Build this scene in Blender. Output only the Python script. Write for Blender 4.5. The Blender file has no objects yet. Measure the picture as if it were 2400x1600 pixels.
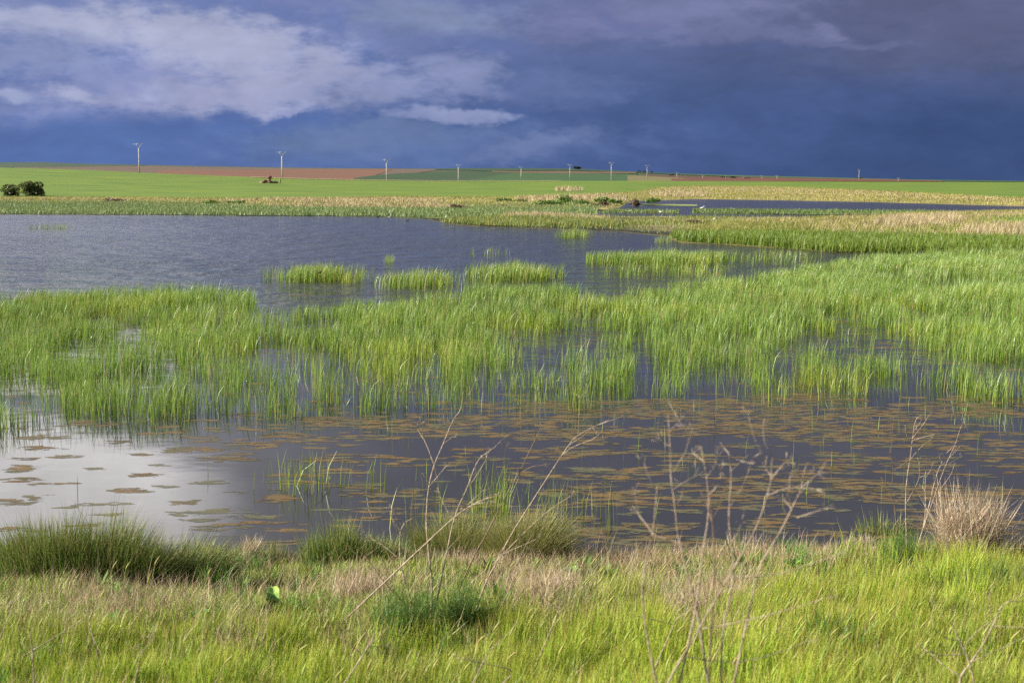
import bpy, math, random
import numpy as np
from mathutils import Vector
from mathutils.geometry import tessellate_polygon

random.seed(7)
rng = np.random.default_rng(11)
scene = bpy.context.scene
col = scene.collection

# ------------------------------------------------------------------ camera
W, H, F = 2400.0, 1600.0, 3806.0          # photograph size and focal length in its pixels
HOR = 420.0                               # pixel row of the true horizon
CAMZ = 4.0
TH = math.atan((H/2-HOR)/F)
CT, ST = math.cos(TH), math.sin(TH)
EXPO = 1.25
cam = bpy.data.cameras.new("camera"); cam_ob = bpy.data.objects.new("camera", cam); col.objects.link(cam_ob)
cam_ob.location = (0, 0, CAMZ); cam_ob.rotation_euler = (math.pi/2-TH, 0, 0)
cam.sensor_width = 36.0; cam.lens = 36.0*F/W
cam.clip_start = 0.1; cam.clip_end = 20000
cam.dof.use_dof = True; cam.dof.focus_distance = 24.0; cam.dof.aperture_fstop = 4.4
scene.camera = cam_ob
scene.view_settings.view_transform = 'Standard'; scene.view_settings.look = 'None'
scene.view_settings.gamma = 1.0; scene.view_settings.use_curve_mapping = False
scene.view_settings.exposure = EXPO
scene.cycles.max_bounces = 5; scene.cycles.diffuse_bounces = 2; scene.cycles.glossy_bounces = 2
scene.cycles.transmission_bounces = 3; scene.cycles.transparent_max_bounces = 24
scene.cycles.use_denoising = False
scene.cycles.caustics_reflective = False; scene.cycles.caustics_refractive = False

def lin(c):
    out = []
    for v in c:
        v = v/255.0
        out.append(v/12.92 if v <= 0.04045 else ((v+0.055)/1.055)**2.4)
    return np.array(out)
def seen(c):            # a sky colour as displayed -> scene light
    return tuple(lin(c)/2**EXPO)+(1.0,)

# ------------------------------------------------------------------ sun and sky
SUN_AZ, SUN_EL = math.radians(-97), math.radians(29)
sd = Vector((math.sin(SUN_AZ)*math.cos(SUN_EL), math.cos(SUN_AZ)*math.cos(SUN_EL), math.sin(SUN_EL)))
sun = bpy.data.lights.new("sun", 'SUN'); sun.energy = 5.0; sun.angle = math.radians(0.6); sun.color = (1.0, 0.93, 0.80)
sun_ob = bpy.data.objects.new("sun", sun); col.objects.link(sun_ob)
sun_ob.rotation_euler = (-sd).to_track_quat('-Z', 'Y').to_euler(); sun_ob.location = (-40, -10, 60)

world = bpy.data.worlds.new("World"); scene.world = world; world.use_nodes = True
wn = world.node_tree; wn.nodes.clear(); wl = wn.links
def N(t, **kw):
    n = wn.nodes.new(t)
    for k, v in kw.items(): setattr(n, k, v)
    return n
def math_n(op, a, b=None, c=None):
    n = N('ShaderNodeMath', operation=op)
    for i, v in enumerate((a, b, c)):
        if v is None: continue
        if isinstance(v, (int, float)): n.inputs[i].default_value = v
        else: wl.new(v, n.inputs[i])
    return n.outputs[0]
def maprange(v, a, b, c=0.0, d=1.0, kind='SMOOTHSTEP'):
    n = N('ShaderNodeMapRange', interpolation_type=kind); wl.new(v, n.inputs[0])
    for i, x in enumerate((a, b, c, d)): n.inputs[i+1].default_value = x
    return n.outputs[0]
tc = N('ShaderNodeTexCoord'); sep = N('ShaderNodeSeparateXYZ'); wl.new(tc.outputs['Generated'], sep.inputs[0])
az = math_n('ARCTAN2', sep.outputs[0], sep.outputs[1])
el = math_n('ARCSINE', sep.outputs[2])
cmb = N('ShaderNodeCombineXYZ'); wl.new(az, cmb.inputs[0]); wl.new(el, cmb.inputs[1])
# azimuth / elevation in thousandths of the focal length, warped by noise so that cloud edges billow
sc_ = N('ShaderNodeVectorMath', operation='SCALE'); wl.new(cmb.outputs[0], sc_.inputs[0]); sc_.inputs['Scale'].default_value = F/1000.0
def noise3(scale, detail, vec, stretch=(1, 1, 1), rough=0.55):
    m = N('ShaderNodeMapping'); wl.new(vec, m.inputs[0]); m.inputs['Scale'].default_value = stretch
    n = N('ShaderNodeTexNoise'); n.inputs['Scale'].default_value = scale; n.inputs['Detail'].default_value = detail
    n.inputs['Roughness'].default_value = rough; wl.new(m.outputs[0], n.inputs['Vector'])
    return n
def warp(vec, scale, amt, stretch, detail=6):
    n = noise3(scale, detail, vec, stretch)
    s = N('ShaderNodeVectorMath', operation='SUBTRACT'); wl.new(n.outputs['Color'], s.inputs[0]); s.inputs[1].default_value = (.5, .5, .5)
    k = N('ShaderNodeVectorMath', operation='MULTIPLY'); wl.new(s.outputs[0], k.inputs[0]); k.inputs[1].default_value = amt
    a = N('ShaderNodeVectorMath', operation='ADD'); wl.new(vec, a.inputs[0]); wl.new(k.outputs[0], a.inputs[1])
    return a.outputs[0]
v0 = sc_.outputs[0]
_en = noise3(13.0, 9, v0, (1, 2.3, 1), 0.62)
edge_n = maprange(_en.outputs['Fac'], 0.2, 0.8, -0.42, 0.42, 'LINEAR')
v1 = warp(v0, 2.2, (0.22, 0.11, 0), (1, 2.0, 1))
v2 = warp(warp(v1, 9.0, (0.07, 0.045, 0), (1, 1.6, 1)), 30.0, (0.022, 0.016, 0), (1, 1.4, 1))
def skyxy(x, y):
    return (math.atan((x-1200)/F)*F/1000, math.atan((HOR-y)/F)*F/1000, 0)
def mixc(fac, a, b):
    n = N('ShaderNodeMix', data_type='RGBA'); 
    if isinstance(fac, float): n.inputs[0].default_value = fac
    else: wl.new(fac, n.inputs[0])
    for i, v in ((6, a), (7, b)):
        if isinstance(v, tuple): n.inputs[i].default_value = v
        else: wl.new(v, n.inputs[i])
    return n.outputs[2]
def blob(c, x, y, rx, ry, rot, soft, rgb, strength, vec=None):
    m = N('ShaderNodeMapping', vector_type='TEXTURE'); wl.new(vec or v2, m.inputs[0])
    m.inputs['Location'].default_value = skyxy(x, y)
    m.inputs['Rotation'].default_value = (0, 0, math.radians(rot))
    m.inputs['Scale'].default_value = (rx/1000, ry/1000, 1)
    ln = N('ShaderNodeVectorMath', operation='LENGTH'); wl.new(m.outputs[0], ln.inputs[0])
    f = maprange(math_n('ADD', ln.outputs['Value'], edge_n) if vec is None else ln.outputs['Value'], 1.0, 1.0-soft, 0.0, strength)
    return mixc(f, c, seen(rgb) if len(rgb) == 3 else rgb)

sky = N('ShaderNodeTexSky'); sky.sky_type = 'NISHITA'; sky.sun_disc = False
sky.sun_elevation = SUN_EL; sky.sun_rotation = SUN_AZ % (2*math.pi); sky.air_density = 1.0; sky.dust_density = 1.0
skys = N('ShaderNodeVectorMath', operation='SCALE'); wl.new(sky.outputs[0], skys.inputs[0]); skys.inputs['Scale'].default_value = 0.06
# storm bank in front: blue at the left, darker and greyer to the right
uu = N('ShaderNodeSeparateXYZ'); wl.new(v1, uu.inputs[0])
low = mixc(maprange(uu.outputs[0], -1.1, 1.1), seen((71, 104, 170)), seen((49, 76, 126)))
mid_ = mixc(maprange(uu.outputs[0], -0.7, 1.0), seen((100, 120, 178)), seen((84, 92, 130)))
c = mixc(maprange(uu.outputs[1], 0.10, 0.42), low, mid_)
hi = mixc(maprange(uu.outputs[0], -1.15, -0.1), seen((200, 198, 208)), seen((112, 115, 140)))
c = mixc(maprange(uu.outputs[1], 0.42, 0.62), c, hi)
c = mixc(maprange(uu.outputs[1], 0.95, 2.0, 0.0, 0.85), c, seen((192, 190, 192)))
# clouds in view, back to front
c = blob(c, 2350, 80, 650, 230, 5, 0.9, (90, 98, 138), 0.8)
c = blob(c, 1550, 30, 520, 90, 6, 0.9, (120, 126, 172), 0.7)
c = blob(c, 1650, 330, 800, 110, 4, 0.9, (66, 92, 150), 0.5)
c = blob(c, 2250, 290, 420, 120, 0, 0.9, (46, 74, 126), 0.8)
c = blob(c, 1950, 240, 500, 70, 8, 0.9, (62, 88, 146), 0.6)
c = blob(c, 1000, 345, 700, 80, 3, 0.9, (88, 114, 168), 0.7)
c = blob(c, 1250, 335, 190, 40, 10, 0.8, (112, 128, 178), 0.55)
c = blob(c, 860, 315, 150, 28, 12, 0.7, (104, 124, 178), 0.6)
c = blob(c, 420, 190, 700, 130, 8, 0.85, (140, 150, 198), 0.8)
c = blob(c, 250, 90, 640, 90, -4, 0.9, (150, 158, 198), 0.75)
c = blob(c, 500, 115, 350, 95, -12, 0.75, (176, 181, 210), 0.7)
c = blob(c, 130, 80, 330, 45, -4, 0.75, (178, 184, 212), 0.6)
c = blob(c, 690, 195, 280, 75, 8, 0.8, (158, 164, 200), 0.75)
c = blob(c, 560, 225, 420, 55, 3, 0.7, (164, 168, 204), 0.6)
c = blob(c, 60, 160, 300, 60, 8, 0.9, (134, 147, 192), 0.8)
c = blob(c, 930, 80, 220, 85, -32, 0.85, (102, 119, 169), 0.85)
c = blob(c, 900, 215, 330, 66, 4, 0.9, (140, 150, 192), 0.8)
c = blob(c, 640, -5, 260, 45, -8, 0.8, (112, 126, 180), 0.8)
c = blob(c, 1000, 45, 290, 70, -5, 0.85, (126, 140, 181), 0.9)
c = blob(c, 1130, 115, 330, 45, -6, 0.9, (88, 108, 165), 0.7)
c = blob(c, 1080, 175, 150, 62, -8, 0.8, (134, 145, 190), 0.75)
c = blob(c, 1060, 272, 185, 22, -1, 0.65, (142, 153, 198), 0.9)
c = blob(c, 1290, 215, 260, 60, 0, 0.9, (98, 116, 170), 0.6)
c = blob(c, 700, 258, 110, 16, 0, 0.7, (160, 166, 206), 0.6)
c = blob(c, 150, 330, 620, 65, 1, 0.7, (71, 104, 169), 0.9)
c = blob(c, 850, 322, 430, 58, 3, 0.9, (95, 120, 169), 0.9)
c = blob(c, 160, 230, 78, 22, -16, 0.9, (166, 174, 212), 1.0)
c = blob(c, 25, 232, 70, 18, -8, 0.9, (154, 166, 208), 0.9)
c = blob(c, 1750, 95, 320, 36, -4, 0.8, (110, 118, 164), 0.7)
c = blob(c, 1930, 85, 60, 30, -10, 0.7, (112, 118, 162), 0.7)
c = blob(c, 1700, 128, 330, 14, -1, 0.9, (76, 94, 148), 0.6)
c = blob(c, 2020, 115, 160, 14, 6, 0.8, (104, 112, 158), 0.6)
c = blob(c, 1450, 55, 130, 30, -18, 0.9, (92, 106, 160), 0.6)
# the sunlit anvil above the frame on the left, seen mirrored in the pond
c = blob(c, -440, -395, 985, 300, -3, 0.24, (0.68, 0.655, 0.66, 1.0), 0.95, v1)
c = blob(c, -900, -150, 900, 180, 5, 0.8, (0.36, 0.36, 0.41, 1.0), 0.6, v1)
tex = noise3(5.0, 8, v1, (1, 2.4, 1), 0.6)
tex2 = noise3(16.0, 6, v2, (1, 2.0, 1), 0.6)
var = math_n('MULTIPLY', maprange(tex.outputs['Fac'], 0.25, 0.75, 0.86, 1.15, 'LINEAR'), maprange(tex2.outputs['Fac'], 0.25, 0.75, 0.95, 1.05, 'LINEAR'))
vs = N('ShaderNodeVectorMath', operation='SCALE'); hs = N('ShaderNodeHueSaturation'); hs.inputs['Saturation'].default_value = 0.90; wl.new(c, hs.inputs['Color']); wl.new(hs.outputs[0], vs.inputs[0]); wl.new(var, vs.inputs['Scale'])
# fair weather with broken cloud behind the camera and overhead
cl = noise3(2.6, 7, tc.outputs['Generated'], (1, 1, 2.2), 0.6)
fair = mixc(maprange(cl.outputs['Fac'], 0.46, 0.66, 0.0, 0.8), skys.outputs[0], (0.39, 0.40, 0.42, 1))
front = math_n('MULTIPLY', maprange(sep.outputs[1], -0.25, 0.35), maprange(sep.outputs[2], 0.75, 0.35))
final = mixc(front, fair, vs.outputs[0])
bg = N('ShaderNodeBackground'); wl.new(final, bg.inputs[0]); bg.inputs[1].default_value = 1.0
wo = N('ShaderNodeOutputWorld'); wl.new(bg.outputs[0], wo.inputs[0])
world.cycles.sampling_method = 'MANUAL'; world.cycles.sample_map_resolution = 1024

# ------------------------------------------------------------------ picture <-> place
S = 1/0.98                                # study copy of the photograph was 0.98 of full size
def slope(y):                             # rise per metre of depth on the ray through row y
    v = (H/2-np.asarray(y, float))/F
    return (-ST+v*CT)/(CT+v*ST)
def lat(x, y):                            # metres sideways per metre of depth
    v = (H/2-np.asarray(y, float))/F
    return (np.asarray(x, float)-W/2)/F/(CT+v*ST)
def at_depth(x, y, Y):
    return np.stack([lat(x, y)*Y, np.broadcast_to(Y, np.shape(lat(x, y))) + 0.0*lat(x, y), CAMZ+slope(y)*Y], -1)
def depth_of(y, z=0.0):
    return (z-CAMZ)/slope(y)
def on_plane(x, y, z=0.0):
    Y = depth_of(y, z)
    return np.stack([lat(x, y)*Y, Y, np.full(np.shape(Y), float(z))], -1)
def to_px(p):
    q = np.asarray(p, float)
    dx, dy, dz = q[..., 0], q[..., 1], q[..., 2]-CAMZ
    f = dy*CT-dz*ST; u = dy*ST+dz*CT
    return W/2+F*dx/f, H/2-F*u/f
def P(pts):
    return np.array(pts, float)*S

# ------------------------------------------------------------------ noise
def vnoise(x, y, seed=0):
    x = np.asarray(x, float); y = np.asarray(y, float)
    xi = np.floor(x).astype(np.int64); yi = np.floor(y).astype(np.int64)
    fx = x-xi; fy = y-yi; fx = fx*fx*(3-2*fx); fy = fy*fy*(3-2*fy)
    def h(a, b):
        n = (a*374761393+b*668265263+seed*974634777) & 0xffffffff
        n = ((n ^ (n >> 13))*1274126177) & 0xffffffff
        return ((n ^ (n >> 16)) & 0xffff)/65535.0
    return (h(xi, yi)*(1-fx)+h(xi+1, yi)*fx)*(1-fy)+(h(xi, yi+1)*(1-fx)+h(xi+1, yi+1)*fx)*fy
def fbm(x, y, seed=0, o=4):
    s = 0; a = .5; t = 0
    for i in range(o):
        s = s+a*vnoise(np.asarray(x)*2**i, np.asarray(y)*2**i, seed+i); t += a; a *= .5
    return s/t

def inside(poly, x, y):
    poly = np.asarray(poly); n = len(poly); r = np.zeros(np.shape(x), bool); j = n-1
    for i in range(n):
        xi, yi = poly[i]; xj, yj = poly[j]
        if yi != yj:
            r ^= ((yi > y) != (yj > y)) & (x < (xj-xi)*(y-yi)/(yj-yi)+xi)
        j = i
    return r

# ------------------------------------------------------------------ materials
def mat_new(name):
    m = bpy.data.materials.new(name); m.use_nodes = True
    return m, m.node_tree, m.node_tree.nodes['Principled BSDF'], m.node_tree.nodes['Material Output']
MATS = {}
def plain(name, rgb, rough=0.7, var=0.25, scale=6.0, bump=0.0, spec=0.3, stretch=(1, 1, 1), rgb2=None, detail=6):
    if name in MATS: return MATS[name]
    m, nt, b, o = mat_new(name)
    tcn = nt.nodes.new('ShaderNodeTexCoord'); mp = nt.nodes.new('ShaderNodeMapping'); mp.inputs['Scale'].default_value = stretch
    nt.links.new(tcn.outputs['Object'], mp.inputs[0])
    nz = nt.nodes.new('ShaderNodeTexNoise'); nz.inputs['Scale'].default_value = scale; nz.inputs['Detail'].default_value = detail
    nt.links.new(mp.outputs[0], nz.inputs['Vector'])
    cr = nt.nodes.new('ShaderNodeValToRGB')
    cr.color_ramp.elements[0].position = 0.32; cr.color_ramp.elements[1].position = 0.68
    a = np.array(rgb); b2 = np.array(rgb2) if rgb2 is not None else a
    cr.color_ramp.elements[0].color = tuple(np.clip(a*(1-var), 0, 1))+(1,)
    cr.color_ramp.elements[1].color = tuple(np.clip(b2*(1+var), 0, 1))+(1,)
    nt.links.new(nz.outputs['Fac'], cr.inputs[0]); nt.links.new(cr.outputs[0], b.inputs['Base Color'])
    b.inputs['Roughness'].default_value = rough; b.inputs['Specular IOR Level'].default_value = spec
    if bump:
        bp = nt.nodes.new('ShaderNodeBump'); bp.inputs['Strength'].default_value = bump; bp.inputs['Distance'].default_value = 0.1
        nt.links.new(nz.outputs['Fac'], bp.inputs['Height']); nt.links.new(bp.outputs[0], b.inputs['Normal'])
    MATS[name] = m
    return m
def blade_mat(name, trans=0.35, rough=0.45, spec=0.35):
    m, nt, b, o = mat_new(name)
    at = nt.nodes.new('ShaderNodeAttribute'); at.attribute_name = 'Col'
    nt.links.new(at.outputs['Color'], b.inputs['Base Color'])
    b.inputs['Roughness'].default_value = rough; b.inputs['Specular IOR Level'].default_value = spec
    tr = nt.nodes.new('ShaderNodeBsdfTranslucent'); nt.links.new(at.outputs['Color'], tr.inputs[0])
    mx = nt.nodes.new('ShaderNodeMixShader'); mx.inputs[0].default_value = trans
    nt.links.new(b.outputs[0], mx.inputs[1]); nt.links.new(tr.outputs[0], mx.inputs[2]); nt.links.new(mx.outputs[0], o.inputs[0])
    return m
M_blade = blade_mat('blade', 0.28); M_straw = blade_mat('straw', 0.2, 0.6, 0.2); M_reed = blade_mat('reed', 0.30, 0.38, 0.5)
AL = 0.60                                  # displayed colour under this sun -> surface colour
def alb(r, g, b): return lin((r, g, b))*AL

# ------------------------------------------------------------------ builders
def tag(o, label=None, cat=None, group=None, kind=None):
    if label: o['label'] = label
    if cat: o['category'] = cat
    if group: o['group'] = group
    if kind: o['kind'] = kind
    return o
def mesh_np(name, v, f, mat, parent=None, colr=None, smooth=False):
    v = np.asarray(v, np.float32); f = np.asarray(f, np.int32)
    me = bpy.data.meshes.new(name); me.vertices.add(len(v)); me.vertices.foreach_set('co', v.ravel())
    k = f.shape[1]
    me.loops.add(f.size); me.loops.foreach_set('vertex_index', f.ravel())
    me.polygons.add(len(f)); me.polygons.foreach_set('loop_start', np.arange(0, f.size, k, dtype=np.int32))
    me.polygons.foreach_set('loop_total', np.full(len(f), k, np.int32))
    if smooth: me.polygons.foreach_set('use_smooth', np.ones(len(f), bool))
    me.update(calc_edges=True)
    if colr is not None:
        a = me.attributes.new('Col', 'FLOAT_COLOR', 'POINT')
        a.data.foreach_set('color', np.concatenate([colr, np.ones((len(colr), 1))], 1).astype(np.float32).ravel())
    if mat: me.materials.append(mat)
    o = bpy.data.objects.new(name, me); col.objects.link(o); o.parent = parent
    return o
def empty(name, loc=(0, 0, 0)):
    o = bpy.data.objects.new(name, None); col.objects.link(o); o.location = loc; return o
def blade_arrays(base, h, w, lean, yaw, colr, tip=None, segs=2, bend=0.35):
    n = len(base); h = np.broadcast_to(h, n); w = np.broadcast_to(w, n)
    wd = np.stack([np.cos(yaw), np.sin(yaw), np.zeros(n)], 1)
    ll = np.linalg.norm(lean, axis=1); top = np.sqrt(np.maximum(h*h-np.minimum(ll, h*.97)**2, 0))
    l3 = np.concatenate([lean, np.zeros((n, 1))], 1)
    tipp = base+l3; tipp = tipp+np.stack([np.zeros(n), np.zeros(n), top], 1)
    tip = colr if tip is None else tip
    if segs == 1:
        v = np.stack([base-wd*(w/2)[:, None], base+wd*(w/2)[:, None], tipp], 1).reshape(-1, 3)
        f = np.arange(3*n).reshape(-1, 3); cc = np.stack([colr, colr, tip], 1).reshape(-1, 3)
        return v, f, cc
    mid = base+l3*bend; mid = mid+np.stack([np.zeros(n), np.zeros(n), top*0.58], 1)
    v = np.stack([base-wd*(w/2)[:, None], base+wd*(w/2)[:, None], mid-wd*(w*.42)[:, None], mid+wd*(w*.42)[:, None], tipp], 1).reshape(-1, 3)
    i = (np.arange(n)*5)[:, None]
    f = np.concatenate([i+np.array([[0, 1, 3]]), i+np.array([[0, 3, 2]]), i+np.array([[2, 3, 4]])], 1).reshape(-1, 3)
    mc = colr*.6+tip*.4
    cc = np.stack([colr, colr, mc, mc, tip], 1).reshape(-1, 3)
    return v, f, cc
def blades(name, base, h, w, lean, yaw, colr, mat=None, parent=None, **kw):
    v, f, cc = blade_arrays(base, h, w, lean, yaw, colr, **kw)
    return mesh_np(name, v, f, mat or M_blade, parent, cc)
def pick(palette, n, jit=0.12):
    pal = np.array(palette); c0 = pal[rng.integers(0, len(pal), n)]
    return np.clip(c0*(1+rng.normal(0, jit, (n, 1)))*(1+rng.normal(0, .05, (n, 3))), 0.004, .9)
def tube(pts, rad, sides=5):
    pts = np.asarray(pts, float); n = len(pts); rad = np.asarray(rad, float)
    rad = np.interp(np.linspace(0, 1, n), np.linspace(0, 1, len(rad)), rad)
    V = []; Fc = []
    prev = None
    for i in range(n):
        t = pts[min(i+1, n-1)]-pts[max(i-1, 0)]; t = t/(np.linalg.norm(t)+1e-9)
        a = np.cross(t, (0, 1, 0.13)) if prev is None else prev-t*np.dot(prev, t)
        a = a/(np.linalg.norm(a)+1e-9); prev = a; b = np.cross(t, a)
        for k in range(sides):
            an = 2*math.pi*k/sides
            V.append(pts[i]+rad[i]*(math.cos(an)*a+math.sin(an)*b))
    for i in range(n-1):
        for k in range(sides):
            k2 = (k+1) % sides
            A, B, C, D = i*sides+k, i*sides+k2, (i+1)*sides+k2, (i+1)*sides+k
            Fc += [(A, B, C), (A, C, D)]
    for base_, rev in ((0, True), ((n-1)*sides, False)):
        for k in range(1, sides-1):
            t3 = (base_, base_+k, base_+k+1); Fc.append(t3[::-1] if rev else t3)
    return np.array(V), np.array(Fc)
def join(parts):
    V = []; Fc = []; o = 0
    for v, f in parts:
        V.append(v); Fc.append(np.asarray(f)+o); o += len(v)
    return np.concatenate(V), np.concatenate(Fc)
def smooth_line(p, k=3):
    p = np.asarray(p, float)
    for _ in range(k-1):
        q = [p[0]]
        for a, b in zip(p[:-1], p[1:]): q += [a*.75+b*.25, a*.25+b*.75]
        q.append(p[-1]); p = np.array(q)
    return p

# ------------------------------------------------------------------ terrain
px_k = lambda k: W/2+F*k                  # column seen at sideways ratio k
SH_X, SH_Y = np.array([-900, 0, 150, 520, 720, 1000, 1300, 1480, 1730, 2040, 2240, 2400, 3300])*1.0, np.array([1312, 1308, 1304, 1306, 1312, 1308, 1304, 1306, 1304, 1298, 1292, 1298, 1296])*1.0
def near_shore(k): return depth_of(np.interp(px_k(k), SH_X, SH_Y))+0.9*(fbm(np.asarray(k)*22, 0*np.asarray(k), 15, 3)-.5)
FS = P([(-900, 463), (0, 466), (300, 467), (500, 471), (650, 478), (1050, 480), (1300, 479), (1420, 476), (1445, 461), (1600, 456), (1800, 459), (2000, 463), (2352, 472), (3300, 476)])
CR = P([(-900, 452), (0, 452), (300, 453), (500, 455), (700, 456), (900, 451), (1000, 452), (1150, 453), (1260, 449), (1400, 445), (1470, 440), (1510, 430), (1600, 427), (1750, 428), (2000, 437), (2200, 447), (2352, 455), (3300, 458)])
R1 = P([(-900, 380), (0, 385), (200, 390.5), (320, 396.5), (500, 404), (650, 409.5), (800, 413.5), (1000, 416), (1500, 416), (2000, 418), (2352, 419), (3300, 420)])
R2 = P([(-900, 376), (0, 373.5), (100, 373), (200, 376.5), (400, 380), (640, 384.5), (800, 386.5), (1000, 387.5), (1150, 387), (1300, 388), (1400, 391), (1500, 397), (1600, 401), (1800, 406), (2000, 411), (2100, 413.5), (2352, 417), (3300, 419)])
Y1, Y2 = 650.0, 2200.0
def far_shore(k):
    x = px_k(k); return depth_of(np.interp(x, FS[:, 0], FS[:, 1]), 0.1)
def Zfun(Y, k):
    Y = np.asarray(Y, float); k = np.asarray(k, float)+0*Y
    x = px_k(k)
    ns = near_shore(k); fs = far_shore(k)
    near = np.minimum((ns-Y)*0.131, 2.3)
    near = np.maximum(near, -0.6)
    z1 = CAMZ+slope(np.interp(x, R1[:, 0], R1[:, 1]))*Y1
    z2 = CAMZ+slope(np.interp(x, R2[:, 0], R2[:, 1]))*Y2
    t = np.clip((Y-fs)/(Y1-fs), 0, 1)
    field = np.where(Y < fs, np.maximum(0.1-(fs-Y)*0.04, -0.6), 0.1+(z1-0.1)*(t**1.25))
    zb = np.minimum(z1-3.5, z2-4)
    t2 = np.clip((Y-Y1)/250, 0, 1); drop = z1+(zb-z1)*(t2*t2*(3-2*t2))
    t3 = np.clip((Y-900)/(Y2-900), 0, 1); hill = zb+(z2-zb)*t3
    back = z2-(Y-Y2)*0.008
    z = np.where(Y < 100, near, field)
    z = np.where(Y > Y1, drop, z); z = np.where(Y > 900, hill, z); z = np.where(Y > Y2, back, z)
    return z
_ck = np.linspace(-.7, .7, 281); _cs = slope(np.interp(px_k(_ck), CR[:, 0], CR[:, 1]))
_cY = np.linspace(180, 648, 700); _cf = CAMZ+_cs[:, None]*_cY[None]-Zfun(np.broadcast_to(_cY, (281, 700)), np.broadcast_to(_ck[:, None], (281, 700)))
_ch = _cf <= 0; _cl = np.where(_ch.any(1), _cY[_ch.argmax(1)], 640.0)
def crop_line(k): return np.maximum(np.interp(k, _ck, _cl), far_shore(k)+8)
def bank_bumps(x, y): return 0.26*(fbm(x*.8, y*.8, 5, 3)-.5)+0.07*(fbm(x*3, y*3, 9, 2)-.5)
def bank_z(x, y):
    return Zfun(y, x/np.maximum(y, 3.0))+bank_bumps(x, y)*np.clip((17.6-y)/2.5, 0.15, 1)

# one sheet to the horizon
ys = np.concatenate([np.linspace(-60, 2, 20), np.linspace(2.5, 22, 90), np.geomspace(23, 9000, 170)])
ks = np.concatenate([np.linspace(-1.6, -.42, 24, endpoint=False), np.linspace(-.42, .42, 180), np.linspace(.43, 1.6, 24)])
YY, KK = np.meshgrid(ys, ks, indexing='ij'); XX = KK*np.sqrt(YY**2+100.0)
ZZ = np.where(YY < 60, bank_z(XX, YY), Zfun(YY, np.clip(XX/np.maximum(YY, 5), -1.5, 1.5))-0.5)
nr, nc = YY.shape; idx = np.arange(nr*nc).reshape(nr, nc)
quads = np.stack([idx[:-1, :-1], idx[:-1, 1:], idx[1:, 1:], idx[1:, :-1]], -1).reshape(-1, 4)
M_ground = plain('bank_soil', alb(120, 108, 66)*.55, 0.9, 0.35, 5.0, 0.5, rgb2=alb(100, 116, 54)*.6)
g = mesh_np('ground', np.stack([XX, YY, ZZ], -1).reshape(-1, 3), quads, M_ground, smooth=True); tag(g, kind='structure')

# ------------------------------------------------------------------ water
m, nt, b, o = mat_new('water')
b.inputs['Base Color'].default_value = (0.018, 0.018, 0.016, 1); b.inputs['IOR'].default_value = 1.33
geo = nt.nodes.new('ShaderNodeNewGeometry'); sp = nt.nodes.new('ShaderNodeSeparateXYZ'); nt.links.new(geo.outputs['Position'], sp.inputs[0])
def wnoise(scale, detail, st):
    mp = nt.nodes.new('ShaderNodeMapping'); mp.inputs['Scale'].default_value = st; nt.links.new(geo.outputs['Position'], mp.inputs[0])
    n = nt.nodes.new('ShaderNodeTexNoise'); n.inputs['Scale'].default_value = scale; n.inputs['Detail'].default_value = detail; n.inputs['Roughness'].default_value = .55
    nt.links.new(mp.outputs[0], n.inputs['Vector']); return n.outputs['Fac']
def mr(v, a, b_, c_, d):
    n = nt.nodes.new('ShaderNodeMapRange'); nt.links.new(v, n.inputs[0])
    for i, q in enumerate((a, b_, c_, d)): n.inputs[i+1].default_value = q
    return n.outputs[0]
def wm(op, a, b_):
    n = nt.nodes.new('ShaderNodeMath'); n.operation = op
    for i, v in enumerate((a, b_)):
        if isinstance(v, (int, float)): n.inputs[i].default_value = v
        else: nt.links.new(v, n.inputs[i])
    return n.outputs[0]
ripple = wnoise(2.6, 4, (0.7, 1.0, 1)); swell = wnoise(1.0, 3.5, (0.5, 0.36, 1))
nt.links.new(mr(sp.outputs[1], 30.0, 90.0, 0.02, 0.13), b.inputs['Roughness']); gust = wnoise(0.035, 3, (1, 1, 1))
open_ = mr(sp.outputs[1], 30.0, 62.0, 0.010, 1.0)           # the reeds shelter the near pond
amp = wm('MULTIPLY', open_, mr(gust, 0.3, 0.7, 0.55, 1.15))
hgt = wm('MULTIPLY', wm('ADD', ripple, wm('MULTIPLY', swell, 6.5)), amp)
bp = nt.nodes.new('ShaderNodeBump'); bp.inputs['Strength'].default_value = 1.0; bp.inputs['Distance'].default_value = 0.11
nt.links.new(hgt, bp.inputs['Height']); nt.links.new(bp.outputs[0], b.inputs['Normal'])
wv = [(-420, 14, 0), (420, 14, 0), (420, 620, 0), (-420, 620, 0)]
wsh = mesh_np('lake_water', wv, [(0, 1, 2, 3)], m); tag(wsh, kind='structure')

# ------------------------------------------------------------------ far land: sheets on the terrain
def depth_strip(name, kfun0, kfun1, mat, dz, rows=14, k0=-.55, k1=.55, cols=160):
    kk = np.linspace(k0, k1, cols); a = kfun0(kk); b_ = kfun1(kk)
    t = np.linspace(0, 1, rows)[:, None]; Yg = a*(1-t)+b_*t; Kg = np.broadcast_to(kk, Yg.shape)
    Zg = Zfun(Yg, Kg)+dz
    v = np.stack([Kg*Yg, Yg, Zg], -1).reshape(-1, 3); i = np.arange(rows*cols).reshape(rows, cols)
    q = np.stack([i[:-1, :-1], i[:-1, 1:], i[1:, 1:], i[1:, :-1]], -1).reshape(-1, 4)
    ob = mesh_np(name, v, q, mat, smooth=True); return tag(ob, kind='structure')
M_crop = plain('young_cereal', alb(96, 144, 44)*.78, 0.8, 0.2, 0.05, stretch=(1, 4.5, 1), rgb2=alb(140, 160, 42)*.78, detail=12)
M_mead = plain('dry_meadow', alb(136, 142, 62)*.85, 0.9, 0.18, 0.06, stretch=(1, 2.5, 1), rgb2=alb(182, 162, 104)*.85, detail=9)
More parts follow.
